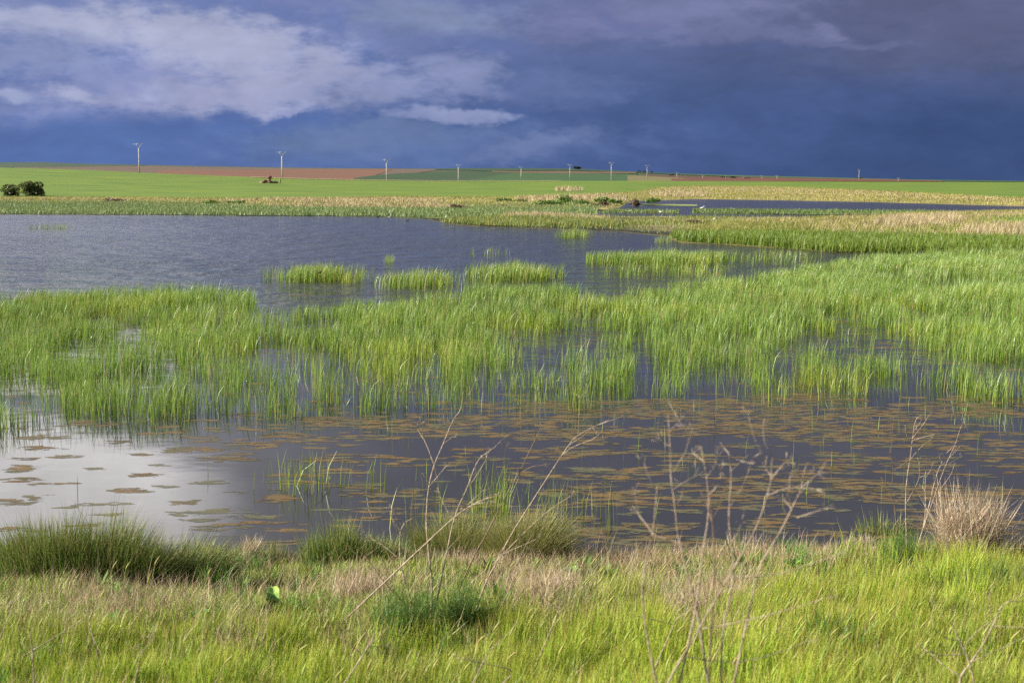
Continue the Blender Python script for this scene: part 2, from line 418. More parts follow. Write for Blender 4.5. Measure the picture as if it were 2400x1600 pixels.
depth_strip('crop_field', lambda k: crop_line(k)-2, lambda k: np.full_like(k, 690.0), M_crop, 0.06, 30)
depth_strip('shore_meadow', lambda k: far_shore(k)-4, lambda k: crop_line(k)+6, M_mead, 0.02, 10)
# hillsides beyond the ridge
def hill_hit(x, y):
    x = np.asarray(x, float); y = np.asarray(y, float)
    Ys = np.linspace(760, 2190, 500); k = lat(x, y)[..., None]
    f = CAMZ+slope(y)[..., None]*Ys-Zfun(Ys+0*k, k+0*Ys)
    hit = f <= 0; i = np.where(hit.any(-1), hit.argmax(-1), 499)
    return Ys[i]
def parcel(name, top, bot, mat, dz=0.3, cols=70, rows=8):
    top = P(top); bot = P(bot); x = np.linspace(min(top[0, 0], bot[0, 0]), max(top[-1, 0], bot[-1, 0]), cols)
    yt = np.interp(x, top[:, 0], top[:, 1]); yb = np.interp(x, bot[:, 0], bot[:, 1])
    t = np.linspace(0, 1, rows)[:, None]; Yt = hill_hit(x, yt); Yb = np.minimum(hill_hit(x, yb), Yt-5)
    Yg = Yb*(1-t)+Yt*t; k = (x-W/2)/F; Kg = np.broadcast_to(k, Yg.shape)
    v = np.stack([Kg*Yg, Yg, Zfun(Yg, Kg)+dz], -1).reshape(-1, 3); i = np.arange(rows*cols).reshape(rows, cols)
    q = np.stack([i[:-1, :-1], i[:-1, 1:], i[1:, 1:], i[1:, :-1]], -1).reshape(-1, 4)
    return tag(mesh_np(name, v, q, mat, smooth=True), kind='structure')
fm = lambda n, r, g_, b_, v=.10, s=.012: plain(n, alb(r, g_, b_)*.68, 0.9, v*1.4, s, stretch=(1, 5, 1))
depth_strip('hillside', lambda k: np.full_like(k, 700.0), lambda k: np.full_like(k, 2230.0), fm('hill_grass', 92, 104, 74), 0.05, 60)
parcel('green_hilltop', [(-300, 374), (0, 373), (100, 372.5), (230, 377), (340, 379)], [(-300, 386), (0, 386), (100, 386), (230, 384), (340, 381)], fm('hill_dark_green', 78, 102, 76))
parcel('ploughed_field', [(40, 385), (330, 382), (640, 386.5), (800, 388), (1010, 389.5)], [(40, 393), (330, 401), (640, 413), (820, 415), (1010, 391)], fm('plough_grey', 134, 112, 96, .14))
parcel('ploughed_field', [(365, 392), (640, 391), (900, 389)], [(365, 405), (640, 414), (830, 416), (900, 391)], fm('plough_red', 154, 108, 84, .14), 0.5)
parcel('green_field', [(815, 411), (880, 402), (960, 398), (1100, 394.5), (1185, 397)], [(815, 418), (1070, 418), (1185, 398)], fm('field_dark_green', 66, 98, 58), 0.6)  # parcel given a darker green than the hill grass around it
parcel('green_field', [(1070, 413), (1185, 397.5), (1300, 400), (1462, 401)], [(1070, 418), (1462, 418)], fm('field_mid_green', 74, 116, 62), 0.6)  # neighbouring parcel, a slightly lighter green
parcel('green_field', [(1000, 388), (1100, 386.5), (1300, 387.5), (1460, 395), (1560, 399)], [(1000, 390.5), (1130, 394), (1300, 392), (1460, 397.5), (1560, 402)], fm('field_top_green', 62, 98, 62), 0.5)  # strip along the hilltop, coloured a deep muted green
parcel('stubble_field', [(1130, 394.5), (1250, 395), (1460, 396.5)], [(1130, 397), (1300, 400.5), (1460, 400)], fm('stubble_brown', 136, 112, 84), 0.7)
parcel('stubble_field', [(1462, 405), (1550, 410.5), (1640, 416)], [(1440, 419), (1640, 419)], fm('stubble_olive', 152, 142, 92, .14), 0.8)
parcel('ploughed_field', [(1480, 402.5), (1600, 406), (1750, 408), (1900, 411), (2160, 417)], [(1480, 405), (1560, 413), (1620, 419), (2160, 419)], fm('plough_dark_red', 122, 84, 66, .14), 0.5)
parcel('ploughed_field', [(1540, 413), (1700, 413), (2000, 413), (2160, 417)], [(1540, 419), (2160, 419)], fm('plough_brick', 140, 86, 66, .14), 0.9)
parcel('green_field', [(1560, 400), (1700, 404), (1900, 408.5), (2100, 413.5), (2352, 417), (2600, 418)], [(1560, 402.5), (1700, 407), (1900, 411), (2100, 416), (2352, 419), (2600, 419)], fm('cereal_right', 84, 124, 70), 0.6)
# pale track along the ridge
kk = np.linspace(-.16, .03, 90); 
trk = []
for d in (636.0, 646.0):
    trk.append(np.stack([kk*d, np.full_like(kk, d), Zfun(np.full_like(kk, d), kk)+0.25], 1))
v = np.concatenate(trk); i = np.arange(90)
tag(mesh_np('farm_track', v, np.stack([i[:-1], i[1:], i[1:]+90, i[:-1]+90], 1), plain('pale_track', alb(206, 184, 140), .9, .1, .2)), kind='structure')

# ------------------------------------------------------------------ marsh flats standing just above the water
def flat(name, poly, z, mat, jit=1.6):
    poly = P(poly); pts = []
    for a, b_ in zip(poly, np.roll(poly, -1, 0)):
        n = max(2, int(np.linalg.norm(a-b_)/14))
        for t in np.linspace(0, 1, n, endpoint=False): pts.append(a*(1-t)+b_*t)
    pts = np.array(pts); w = on_plane(pts[:, 0], pts[:, 1], z)
    w[:, 1] += jit*(fbm(w[:, 0]*.3, w[:, 1]*.05, 3)-.5)*w[:, 1]/40
    tri = tessellate_polygon([[Vector(p) for p in w]])
    n = len(w); c0 = w.mean(0); low = w.copy(); low[:, 2] = -.10; low[:, 1] -= .02
    i = np.arange(n); j = (i+1) % n; side = np.concatenate([np.stack([i, j, j+n], 1), np.stack([i, j+n, i+n], 1)])
    return tag(mesh_np(name, np.concatenate([w, low]), np.concatenate([np.array(tri), side]), mat), kind='structure')
M_sedge = plain('sedge_flat', alb(116, 134, 82), .9, .12, .25, rgb2=alb(136, 146, 88))
M_olive = plain('wet_meadow', alb(130, 138, 72), .9, .15, .2, rgb2=alb(160, 148, 92))
M_mud = plain('wet_mud', alb(140, 126, 88), .6, .18, .3, rgb2=alb(150, 142, 84))
POLY_SEDGE = [(-700, 490), (0, 491), (300, 492.5), (600, 494.5), (880, 496.5), (985, 501), (1040, 499), (1372, 492), (1372, 478), (1440, 468), (1400, 464), (900, 470), (500, 462), (-700, 456)]
POLY_SPIT = [(985, 502), (1040, 513), (1090, 517), (1200, 521), (1300, 527), (1420, 530), (1530, 539), (1600, 545), (1760, 545), (1900, 505), (2020, 500), (1700, 498.5), (1372, 497), (1100, 491), (1000, 496)]
POLY_RIGHT = [(1535, 545), (1560, 553), (1700, 561), (1830, 571), (1900, 577), (2100, 578), (2352, 583), (3000, 590), (3000, 482), (2352, 485), (2200, 489), (2080, 492), (2000, 499), (1800, 506), (1700, 512), (1620, 520), (1560, 533)]
POLY_ISLET = [(1590, 481.5), (1750, 483), (2010, 485), (2200, 486), (2080, 492), (1880, 493), (1715, 491.5), (1590, 489)]
flat('sedge_marsh', POLY_SEDGE, 0.05, M_sedge); flat('marsh_spit', POLY_SPIT, 0.035, M_mud)
flat('marsh_meadow', POLY_RIGHT, 0.05, M_olive); flat('marsh_islet', POLY_ISLET, 0.05, M_sedge, .3)
flat('marsh_islet', [(1467, 468.5), (1540, 469), (1602, 470.5), (1600, 473), (1470, 472)], 0.05, M_sedge, .3)
flat('marsh_islet', [(1372, 486), (1560, 489.5), (1556, 486), (1450, 482), (1372, 478)], 0.05, M_olive, .3)

# ------------------------------------------------------------------ scattering over picture regions, uniform on the ground
def scatter(polyP, per_m2, z=0.0, zfun=None, mask=None, cap=400000):
    poly = P(polyP)
    y0, y1 = poly[:, 1].min(), poly[:, 1].max(); Ya, Yb = depth_of(y1, z), depth_of(max(y0, HOR+8), z)
    x0, x1 = poly[:, 0].min(), poly[:, 0].max()
    if zfun is not None: Ya, Yb = 150.0, 645.0
    wfrac = (x1-x0)/F; n = int(min(cap, per_m2*wfrac*(Yb*Yb-Ya*Ya)/2))
    Y = np.sqrt(rng.uniform(Ya*Ya, Yb*Yb, n)); x = rng.uniform(x0, x1, n)
    y = to_px(np.stack([0*Y, Y, 0*Y+z], -1))[1]
    if zfun is not None:
        Y = np.sqrt(rng.uniform(150.0**2, 645.0**2, n)); X = (x-W/2)/F*Y; x, y = to_px(np.stack([X, Y, zfun(X, Y)], -1))
    ok = inside(poly, x, y)
    x, y, Y = x[ok], y[ok], Y[ok]; X = lat(x, y)*Y
    if mask is not None:
        m_ = mask(x, y, X, Y); ok = rng.random(len(x)) < m_; x, y, X, Y = x[ok], y[ok], X[ok], Y[ok]
    Z = np.full(len(X), z) if zfun is None else zfun(X, Y)
    return np.stack([X, Y, Z], -1), x, y
def grass(name, base, h0, h1, w, pal, leanx=0.12, leanr=0.2, mat=None, segs=2, tip=None, parent=None, jit=.12, hue=None, bend=.35):
    n = len(base); h = rng.uniform(h0, h1, n)
    lean = np.stack([rng.normal(leanx, leanr, n)*h, rng.normal(0, leanr, n)*h], 1)
    c_ = pick(pal, n, jit)
    if hue is not None: c_ = c_*hue[:, None]
    t = None if tip is None else pick(tip, n, jit)
    return blades(name, base, h, w*rng.uniform(.7, 1.3, n), lean, rng.uniform(0, math.pi, n), c_, mat, parent, segs=segs, tip=t, bend=bend)

# far vegetation
GRN = [alb(120, 146, 78), alb(108, 134, 72), alb(140, 158, 84)]
YEL = [alb(166, 168, 70), alb(184, 176, 88), alb(140, 152, 62)]
TAN = [alb(216, 194, 158), alb(200, 180, 136), alb(226, 206, 170), alb(182, 172, 110)]
def stuff(o, label): return tag(o, label, None, None, 'stuff')
zf = lambda X, Y: Zfun(Y, X/Y)
b_, x_, y_ = scatter(POLY_SEDGE, 9, 0.05)
stuff(grass('shore_sedge', b_, .25, .5, .10, [alb(134, 156, 94), alb(118, 142, 84), alb(152, 166, 106)], segs=1), 'low grey-green sedge along the far lake shore')
MEADOW = [tuple(p) for p in (FS/S)[1:-1]]+[(2400, 476), (2400, 446)]+[tuple(p) for p in (CR/S)[1:-1][::-1]]
mk = lambda sd_, sc, th: (lambda x, y, X, Y: (fbm(X*sc, Y*sc*.5, sd_, 4) > th)*1.0)
b_, x_, y_ = scatter(MEADOW, 5.0, 0.1, zf)
hue = 0.62+.76*fbm(b_[:, 0]*.05, b_[:, 1]*.08, 21)
stuff(grass('meadow_grass', b_, .12, .42, .10, YEL+TAN[:1], segs=1, mat=M_straw, hue=hue), 'rough yellowish grass on the far bank below the crop field')
for nm, pl, dens, h0, h1, lab in (
    ('dry_reed_stand', [(500, 462), (640, 457), (800, 456), (1000, 460), (1055, 474), (1040, 480), (800, 479), (660, 477)], 5, .25, .7, 'pinkish dry reeds on the far bank below the crop field'),
    ('dry_reed_stand', [(1180, 456), (1300, 452), (1400, 449), (1440, 455), (1435, 464), (1300, 463), (1190, 464)], 4, .4, 1.0, 'pinkish dry reeds at the end of the far bank by the back pond'),
    ('dry_reed_stand', [(1490, 445), (1560, 442), (1640, 446), (1620, 453), (1500, 452)], 2, .7, 1.5, 'pale dry reeds beyond the back pond, low mound'),
    ('dry_reed_stand', [(1500, 432), (1640, 430), (2000, 440), (2352, 460), (2352, 466), (2000, 452), (1700, 442)], .7, .25, .6, 'long band of straw reeds between back pond and far crop'),
    ('dry_reed_stand', [(1272, 436), (1300, 434), (1340, 437), (1325, 441), (1280, 441)], 2, .8, 1.5, 'small pale reed clump standing in the crop field')):
    b_, x_, y_ = scatter(pl, dens, 0.1, zf, mk(31, .12, .36))
    stuff(grass(nm, b_, h0, h1, .13, TAN, leanx=.15, segs=1, mat=M_straw), lab)
b_, x_, y_ = scatter(POLY_SPIT, 16, 0.03, mask=lambda x, y, X, Y: np.clip((fbm(X*.15, Y*.1, 41)-.38)*5, .12, 1))
stuff(grass('spit_sedge', b_, .12, .4, .06, GRN+YEL, segs=1), 'short green and olive sedge on the low marsh spit')
b_, x_, y_ = scatter([(1010, 510), (1150, 500), (1300, 501), (1430, 513), (1440, 522), (1300, 521), (1150, 519)], 26, 0.08)
stuff(grass('spit_grass', b_, .3, .6, .06, YEL+GRN, segs=1), 'olive tussocky grass crowning the low marsh spit')
b_, x_, y_ = scatter([(1150, 496), (1230, 494), (1320, 499), (1420, 507), (1330, 507), (1200, 502)], 18, 0.08)
stuff(grass('dry_reed_stand', b_, .4, .7, .06, TAN, segs=1, mat=M_straw), 'thin dry reeds along the back of the marsh spit')
for pl in ([(1400, 483), (1560, 485), (1556, 490), (1372, 489)], POLY_ISLET):
    b_, x_, y_ = scatter(pl, 10, 0.05)
    stuff(grass('islet_sedge', b_, .2, .45, .08, GRN, segs=1), 'low green sedge on a strip between the back ponds')
# right-hand meadow
b_, x_, y_ = scatter(POLY_RIGHT, 60, 0.05, mask=lambda x, y, X, Y: .55+.45*(fbm(X*.2, Y*.15, 51) > .5))
upper = np.clip((542*S-y_)/22+2.2*(fbm(b_[:, 0]*.18, b_[:, 1]*.08, 53)-.5), 0, 1); sel = rng.random(len(b_)) < upper
hue = 0.75+0.5*fbm(b_[:, 0]*.3, b_[:, 1]*.12, 52)
stuff(grass('marsh_grass', b_[sel], .2, .45, .045, [alb(176, 172, 78), alb(160, 160, 70), alb(196, 180, 112), alb(150, 156, 74)], segs=1, hue=hue[sel]), 'yellowish olive grass over the upper right-hand marsh meadow')
b_ = b_[~sel]; hue = hue[~sel]
stuff(grass('marsh_grass', b_, .25, .55, .045, [alb(140, 158, 58), alb(122, 150, 52), alb(160, 164, 70), alb(108, 140, 50)], segs=1, hue=hue), 'mixed green and olive grass on the right-hand marsh meadow')
b_, x_, y_ = scatter([(1540, 546), (1700, 545), (1900, 548), (2352, 556), (2400, 580), (2100, 580), (1900, 578), (1700, 562), (1560, 554)], 60, 0.05)
stuff(grass('marsh_grass', b_, .4, .75, .035, [alb(130, 158, 52), alb(112, 142, 50), alb(148, 166, 66)], segs=2), 'taller green grass fringing the marsh meadow at the water')
for pl, lab in (([(1985, 520), (2060, 508), (2190, 503), (2215, 516), (2120, 526), (2040, 530)], 'pink dry reeds heaped at the left of the marsh meadow knoll'),
                ([(2190, 545), (2230, 532), (2400, 530), (2400, 552), (2290, 556)], 'pink dry reeds at the front of the marsh meadow near the right edge'),
                ([(2190, 502), (2280, 496), (2400, 492), (2400, 497), (2300, 503)], 'pale dry reeds along the back of the marsh meadow')):
    b_, x_, y_ = scatter(pl, 60, 0.05, mask=lambda x, y, X, Y: np.clip((fbm(X*.5, Y*.2, 57)-.25)*4, .1, 1))
    stuff(grass('dry_reed_stand', b_, .25, .5 if 'back' in lab else 1.05, .035, TAN, leanx=.2, mat=M_straw), lab)
b_, x_, y_ = scatter([(1700, 512), (1990, 502), (2400, 488), (2400, 550), (2200, 556), (1950, 545), (1800, 535)], 14, 0.05, mask=lambda x, y, X, Y: np.clip((fbm(X*.25, Y*.12, 58)-.35)*4, 0, 1))
stuff(grass('dry_grass', b_, .35, .75, .035, TAN+YEL, leanx=.2, mat=M_straw), 'straw-coloured grass sprinkled over the marsh meadow')
b_, x_, y_ = scatter([(2230, 508), (2300, 499), (2420, 497), (2420, 520), (2290, 522)], 45, 0.05)
stuff(grass('marsh_grass', b_, .25, .45, .05, [alb(118, 170, 60), alb(132, 176, 70)], segs=1), 'bright green grass patch on the marsh meadow at the right edge')

# ------------------------------------------------------------------ reed beds
REED = [alb(128, 166, 44), alb(108, 150, 40), alb(150, 180, 54), alb(94, 132, 40), alb(166, 186, 78)]
REEDTIP = [alb(168, 204, 96), alb(144, 188, 72), alb(198, 216, 140), alb(128, 172, 60)]
BED_BACK = P([(-400, 700), (0, 695), (150, 690), (300, 680), (560, 680), (585, 700), (640, 742), (760, 715), (880, 705), (1000, 690), (1080, 672), (1290, 668), (1420, 690), (1560, 665), (1700, 650), (1880, 615), (2000, 592), (2400, 583), (2800, 583)])
BED_FRONT = P([(-400, 1000), (0, 992), (100, 978), (200, 968), (420, 970), (500, 955), (650, 960), (850, 952), (1000, 938), (1200, 948), (1420, 932), (1490, 912), (1740, 930), (1900, 915), (2400, 925), (2800, 925)])
GAPS = P([(290, 770, 36, 30), (390, 860, 24, 36), (700, 905, 26, 60), (1300, 810, 170, 36), (1120, 915, 60, 40), (1480, 880, 45, 60), (1800, 850, 60, 50), (1880, 800, 80, 24), (480, 720, 60, 22), (620, 800, 40, 20), (980, 860, 50, 22), (200, 920, 40, 18), (60, 870, 40, 12), (2180, 660, 70, 24), (2050, 640, 50, 18), (1700, 790, 70, 20), (860, 905, 40, 22), (350, 905, 40, 26), (150, 815, 40, 12), (1260, 872, 60, 16)])
def bed_mask(x, y, X, Y):
    back = np.interp(x, BED_BACK[:, 0], BED_BACK[:, 1]); frt = np.interp(x, BED_FRONT[:, 0], BED_FRONT[:, 1])
    e = 26*(fbm(X*.8, Y*.4, 61)-.5)
    m_ = np.clip((y-back+e)/14, 0, 1)*np.clip((frt+12+e*.8-y)/16, 0, 1)
    frontness = np.clip((y-760)/180, 0, 1)
    n_ = fbm(X*.55, Y*.30, 62, 4); n2 = fbm(X*1.7, Y*1.2, 63, 3)
    m_ = m_*np.clip((n_-.29-.12*frontness)*5.5, .06, 1)*np.clip((n2-.32-.11*frontness)*4.5, .08, 1)*np.clip((fbm(X*4, Y*3, 64, 2)-.25)*3, .25, 1)
    for gx, gy, rx, ry in GAPS*np.array([1, 1, 1.0, 1.0]):
        d = np.sqrt(((x-gx)/rx)**2+((y-gy)/ry)**2)+.7*(n2-.5)
        m_ = m_*np.clip((d-.55)*1.6, .10, 1)
    right = np.clip((x-1500)/700, 0, 1)
    left = np.clip((700-x)/500, 0, 1)
    return np.clip(m_*(0.8+.2*right+.5*left)+.10*left*(m_ > .01), 0, 1)
BOX = [(-60, 580), (2420, 580), (2420, 1020), (-60, 1020)]
def reeds(name, base, h0, h1, w0, w1, leanx, hue=None, parent=None):
    n = len(base); X, Y = base[:, 0], base[:, 1]
    h = h0+(h1-h0)*rng.beta(1.6, 1.8, n); h = h*(0.50+.80*fbm(X*.7, Y*.4, 71)); far = np.clip((Y-28)/45, 0, 1)
    ang = rng.random(n) < .06
    lx = np.where(ang, rng.normal(0, .5, n), rng.normal(leanx, .12, n)+.12*far)
    lean = np.stack([lx*h, rng.normal(0, .12, n)*h], 1)
    patch = fbm(X*.25, Y*.18, 72)
    c_ = pick(REED, n, .16)*(.72+.56*patch)[:, None]; t_ = pick(REEDTIP, n, .12)*(.8+.4*patch)[:, None]
    yel = np.clip((fbm(X*.35, Y*.3, 73)-.52)*4, 0, 1)[:, None]
    c_ = c_*(1+yel*np.array([.35, .1, -.2])); t_ = t_*(1+yel*np.array([.25, .08, -.2]))
    dead = rng.random(n) < .06
    c_[dead] = pick([alb(190, 170, 110)], dead.sum()); t_[dead] = c_[dead]
    w = rng.uniform(w0, w1, n)*(1+.9*far)
    return blades(name, base, h, w, lean, rng.uniform(0, math.pi, n), c_, M_reed, parent, tip=t_, bend=.30)
b_, x_, y_ = scatter(BOX, 340, 0, mask=bed_mask, cap=900000)
b_[:, 2] = -0.02
print('reed blades', len(b_))
stuff(reeds('reed_bed', b_, .36, .70, .006, .010, .05), 'broad bed of bright green reeds standing in the lake')
# reed clumps standing by themselves in the water
def clump(polyP, dens, h0, h1, label, w=.016, leanx=.12):
    q = P(polyP); lo_, hi_ = q.min(0), q.max(0); cx, cy = (lo_+hi_)/2; hx, hy = (hi_-lo_)/2*1.12
    polyP = [(cx-hx)/S, (cy-hy*1.2)/S], [(cx+hx)/S, (cy-hy*1.2)/S], [(cx+hx)/S, (cy+hy*1.2)/S], [(cx-hx)/S, (cy+hy*1.2)/S]
    b_, x_, y_ = scatter(polyP, dens, 0, mask=lambda x, y, X, Y: np.clip(1.5-1.25*np.sqrt(((x-cx)/hx)**2+((y-cy)/hy)**2)+1.3*(fbm(X*1.3, Y*.5, 81)-.5), 0, 1)*np.clip((fbm(X*3, Y*1.2, 82)-.3)*5, .15, 1))
    if len(b_) == 0: return
    b_[:, 2] = -0.02; c0 = b_.mean(0); c0[2] = 0
    e = empty('reed_clump', c0); tag(e, label, 'reeds')
    stuff(reeds('blades', b_-c0, h0, h1, w*.8, w*1.2, leanx, parent=e), None)
clump([(615, 643), (700, 636), (850, 636), (855, 644), (780, 650), (660, 651)], 150, .5, .85, 'bright reed clump alone in open water left of centre')
clump([(860, 655), (930, 648), (1040, 650), (1045, 664), (940, 668)], 110, .45, .8, 'loose reed clump between the left island clump and main bed')
clump([(1065, 640), (1150, 633), (1270, 630), (1285, 636), (1180, 645), (1080, 650)], 130, .5, .85, 'reed clump touching the back of the main bed, centre')
clump([(1365, 603), (1450, 597), (1600, 596), (1690, 600), (1690, 607), (1560, 610), (1400, 609)], 170, .5, .85, 'long thick yellow-green reed island right of centre in open water')
clump([(1400, 628), (1520, 622), (1660, 625), (1650, 640), (1430, 640)], 40, .45, .75, 'thin scattered reeds just in front of the long reed island')
clump([(1268, 545), (1310, 541), (1356, 544), (1350, 549), (1275, 550)], 60, .5, .85, 'small reed clump in open water before the marsh spit')
clump([(1080, 588), (1110, 585), (1170, 586), (1165, 592), (1085, 592)], 18, .4, .65, 'few sparse reeds poking from open water at centre')
clump([(70, 525), (165, 524), (165, 527), (70, 528)], 22, .4, .6, 'pale sparse reed line far out on the left lake')
clump([(878, 601), (906, 600), (906, 604), (878, 605)], 50, .3, .5, 'tiny reed tuft in open water above the left clumps')
clump([(1690, 600), (1750, 590), (1830, 590), (1880, 598), (1880, 612), (1700, 612)], 22, .45, .75, 'thin reeds in the channel right of the long reed island')
clump([(1500, 556), (1540, 554), (1540, 560), (1500, 561)], 25, .4, .6, 'sparse shoots in water at the tip of marsh meadow')
# shoots in the near pond
b_, x_, y_ = scatter([(0, 930), (2352, 930), (2352, 1230), (0, 1250)], 2.4, 0, mask=lambda x, y, X, Y: np.clip((x-300)/1200, .12, 1)*np.clip((fbm(X*.8, Y*.8, 91)-.35)*4, .05, 1))
n = len(b_); b_[:, 2] = -.02
stuff(grass('reed_shoots', b_, .15, .42, .007, REED+REEDTIP, leanx=.03, leanr=.10, mat=M_reed), 'single thin reed shoots rising from the near pond')
clump([(595, 1125), (650, 1118), (760, 1116), (850, 1112), (880, 1118), (870, 1130), (700, 1136), (600, 1138)], 150, .35, .62, 'green reed clump alone in the dark near pond', w=.009, leanx=.05)
clump([(1070, 1190), (1150, 1180), (1165, 1205), (1085, 1222)], 900, .45, .85, 'tall narrow green reed clump at the pond edge, centre', w=.006, leanx=.05)
clump([(1200, 1195), (1400, 1190), (1410, 1225), (1180, 1230)], 100, .4, .8, 'loose thin reeds at pond edge right of the tall clump', w=.006, leanx=.05)
clump([(900, 1190), (1060, 1185), (1070, 1225), (900, 1230)], 36, .4, .7, 'thin reeds at pond edge behind the left dead fennel', w=.008, leanx=.08)

# ------------------------------------------------------------------ floating algae
def algae_mat_mat(name, c1, c2, amax=1.0, bias=.5):
    m_, nt_, b1, o1 = mat_new(name)
    g1 = nt_.nodes.new('ShaderNodeNewGeometry'); ed = nt_.nodes.new('ShaderNodeAttribute'); ed.attribute_name = 'edge'
    def nz_(sc, dt, st):
        mp = nt_.nodes.new('ShaderNodeMapping'); mp.inputs['Scale'].default_value = st; nt_.links.new(g1.outputs['Position'], mp.inputs[0])
        k_ = nt_.nodes.new('ShaderNodeTexNoise'); k_.inputs['Scale'].default_value = sc; k_.inputs['Detail'].default_value = dt; k_.inputs['Roughness'].default_value = .65
        nt_.links.new(mp.outputs[0], k_.inputs['Vector']); return k_.outputs['Fac']
    def mt(op, a, b_):
        k_ = nt_.nodes.new('ShaderNodeMath'); k_.operation = op
        for i_, v_ in enumerate((a, b_)):
            if isinstance(v_, (int, float)): k_.inputs[i_].default_value = v_
            else: nt_.links.new(v_, k_.inputs[i_])
        return k_.outputs[0]
    def rg(v_, a, b_, c_, d_):
        k_ = nt_.nodes.new('ShaderNodeMapRange'); nt_.links.new(v_, k_.inputs[0])
        for i_, q_ in enumerate((a, b_, c_, d_)): k_.inputs[i_+1].default_value = q_
        return k_.outputs[0]
    rag = mt('ADD', ed.outputs['Fac'], mt('MULTIPLY', mt('SUBTRACT', nz_(8.0, 8, (.36, 1, 1)), .5), 6.5))
    al_ = rg(rag, .28, .42, 0.0, amax)
    nt_.links.new(al_, b1.inputs['Alpha'])
    mx_ = nt_.nodes.new('ShaderNodeMix'); mx_.data_type = 'RGBA'; mx_.inputs[6].default_value = tuple(c1)+(1,); mx_.inputs[7].default_value = tuple(c2)+(1,)
    nt_.links.new(rg(mt('ADD', nz_(3.5, 5, (.6, 1, 1)), mt('MULTIPLY', ed.outputs['Fac'], .12)), bias-.08, bias+.14, 0, 1), mx_.inputs[0]); nt_.links.new(mx_.outputs[2], b1.inputs['Base Color'])
    b1.inputs['Roughness'].default_value = .6; b1.inputs['Specular IOR Level'].default_value = .3
    bp_ = nt_.nodes.new('ShaderNodeBump'); bp_.inputs['Strength'].default_value = .5; bp_.inputs['Distance'].default_value = .01; nt_.links.new(nz_(30.0, 4, (1, 1, 1)), bp_.inputs['Height']); nt_.links.new(bp_.outputs[0], b1.inputs['Normal'])
    return m_
M_alg = [algae_mat_mat('algae_orange', alb(104, 102, 74)*.75, alb(142, 114, 70)*.75, .92, .46), algae_mat_mat('algae_olive', alb(112, 116, 92)*.9, alb(138, 130, 92)*.9, .75, .5), algae_mat_mat('algae_mixed', alb(112, 112, 84)*.85, alb(150, 120, 74)*.85, .85, .52)]
ALAB = ['orange-brown algae mat', 'grey-olive algae mat', 'mottled olive-orange algae mat']
def mat_blob(rx, ry, n=18, seed=0):
    r_ = np.random.default_rng(seed); a = np.linspace(0, 2*math.pi, n, endpoint=False)
    rad = np.ones(n)
    for k_ in range(1, 6): rad += r_.normal(0, .22/k_**.7)*np.cos(k_*a+r_.uniform(0, 6.3))
    rad = np.clip(rad, .35, 1.7)
    rim = np.stack([np.cos(a)*rx*rad, np.sin(a)*ry*rad, np.full(n, 0)], 1); mid = rim*np.array([.6, .6, 1]); mid[:, 2] = .0005
    v_ = np.concatenate([[[0, 0, .001]], mid, rim]); f_ = []
    for i_ in range(n):
        j_ = (i_+1) % n
        f_ += [(0, 1+i_, 1+j_), (1+i_, 1+n+i_, 1+n+j_), (1+i_, 1+n+j_, 1+j_)]
    return v_, np.array(f_), np.concatenate([[.62], np.full(n, .46), np.full(n, -.25)])
def set_edge(me, e_):
    a_ = me.attributes.new('edge', 'FLOAT', 'POINT'); a_.data.foreach_set('value', np.asarray(e_, np.float32))
shapes = []
for s_ in range(14):
    v_, f_, e_ = mat_blob(1.25, 1.0, 24, seed=100+s_); o_ = mesh_np('algae_mat', v_, f_, M_alg[0], smooth=True); set_edge(o_.data, e_); shapes.append(o_.data); bpy.data.objects.remove(o_)
shapes3 = []
for k_ in range(3):
    row = []
    for me in shapes:
        q = me.copy(); q.materials.clear(); q.materials.append(M_alg[k_]); row.append(q)
    shapes3.append(row)
for me in shapes: bpy.data.meshes.remove(me)
def put_mat(x, y, wpx, hpx, kind):
    p = on_plane(np.array(x), np.array(y)); Y = p[1]
    rx = wpx/F*Y/2; ry = max(hpx/(y-HOR)*Y/2, rx*.25)
    o_ = bpy.data.objects.new('algae_mat', random.choice(shapes3[kind])); col.objects.link(o_)
    o_.location = (p[0], p[1], .0012+.0016*random.random()); o_.scale = (rx*1.15, ry*1.15, 1); o_.rotation_euler = (0, 0, random.uniform(-.3, .3))
    size = 'small' if wpx < 50 else ('wide' if wpx > 95 else 'mid-sized')
    where = 'in the white cloud reflection at left' if x < 420 else 'left of the lone reed clump' if x < 600 else 'around the lone reed clump' if x < 950 else 'behind the left dead fennel' if x < 1450 else 'behind the big blurred fennel' if x < 1950 else 'around the right dead fennel' if x < 2250 else 'by the right edge'
    row = 'far side' if y < 1070 else 'middle' if y < 1160 else 'near side'
    tag(o_, f'{size} {ALAB[kind]} {where}, {row}', 'algae', 'algae mats on the near pond')
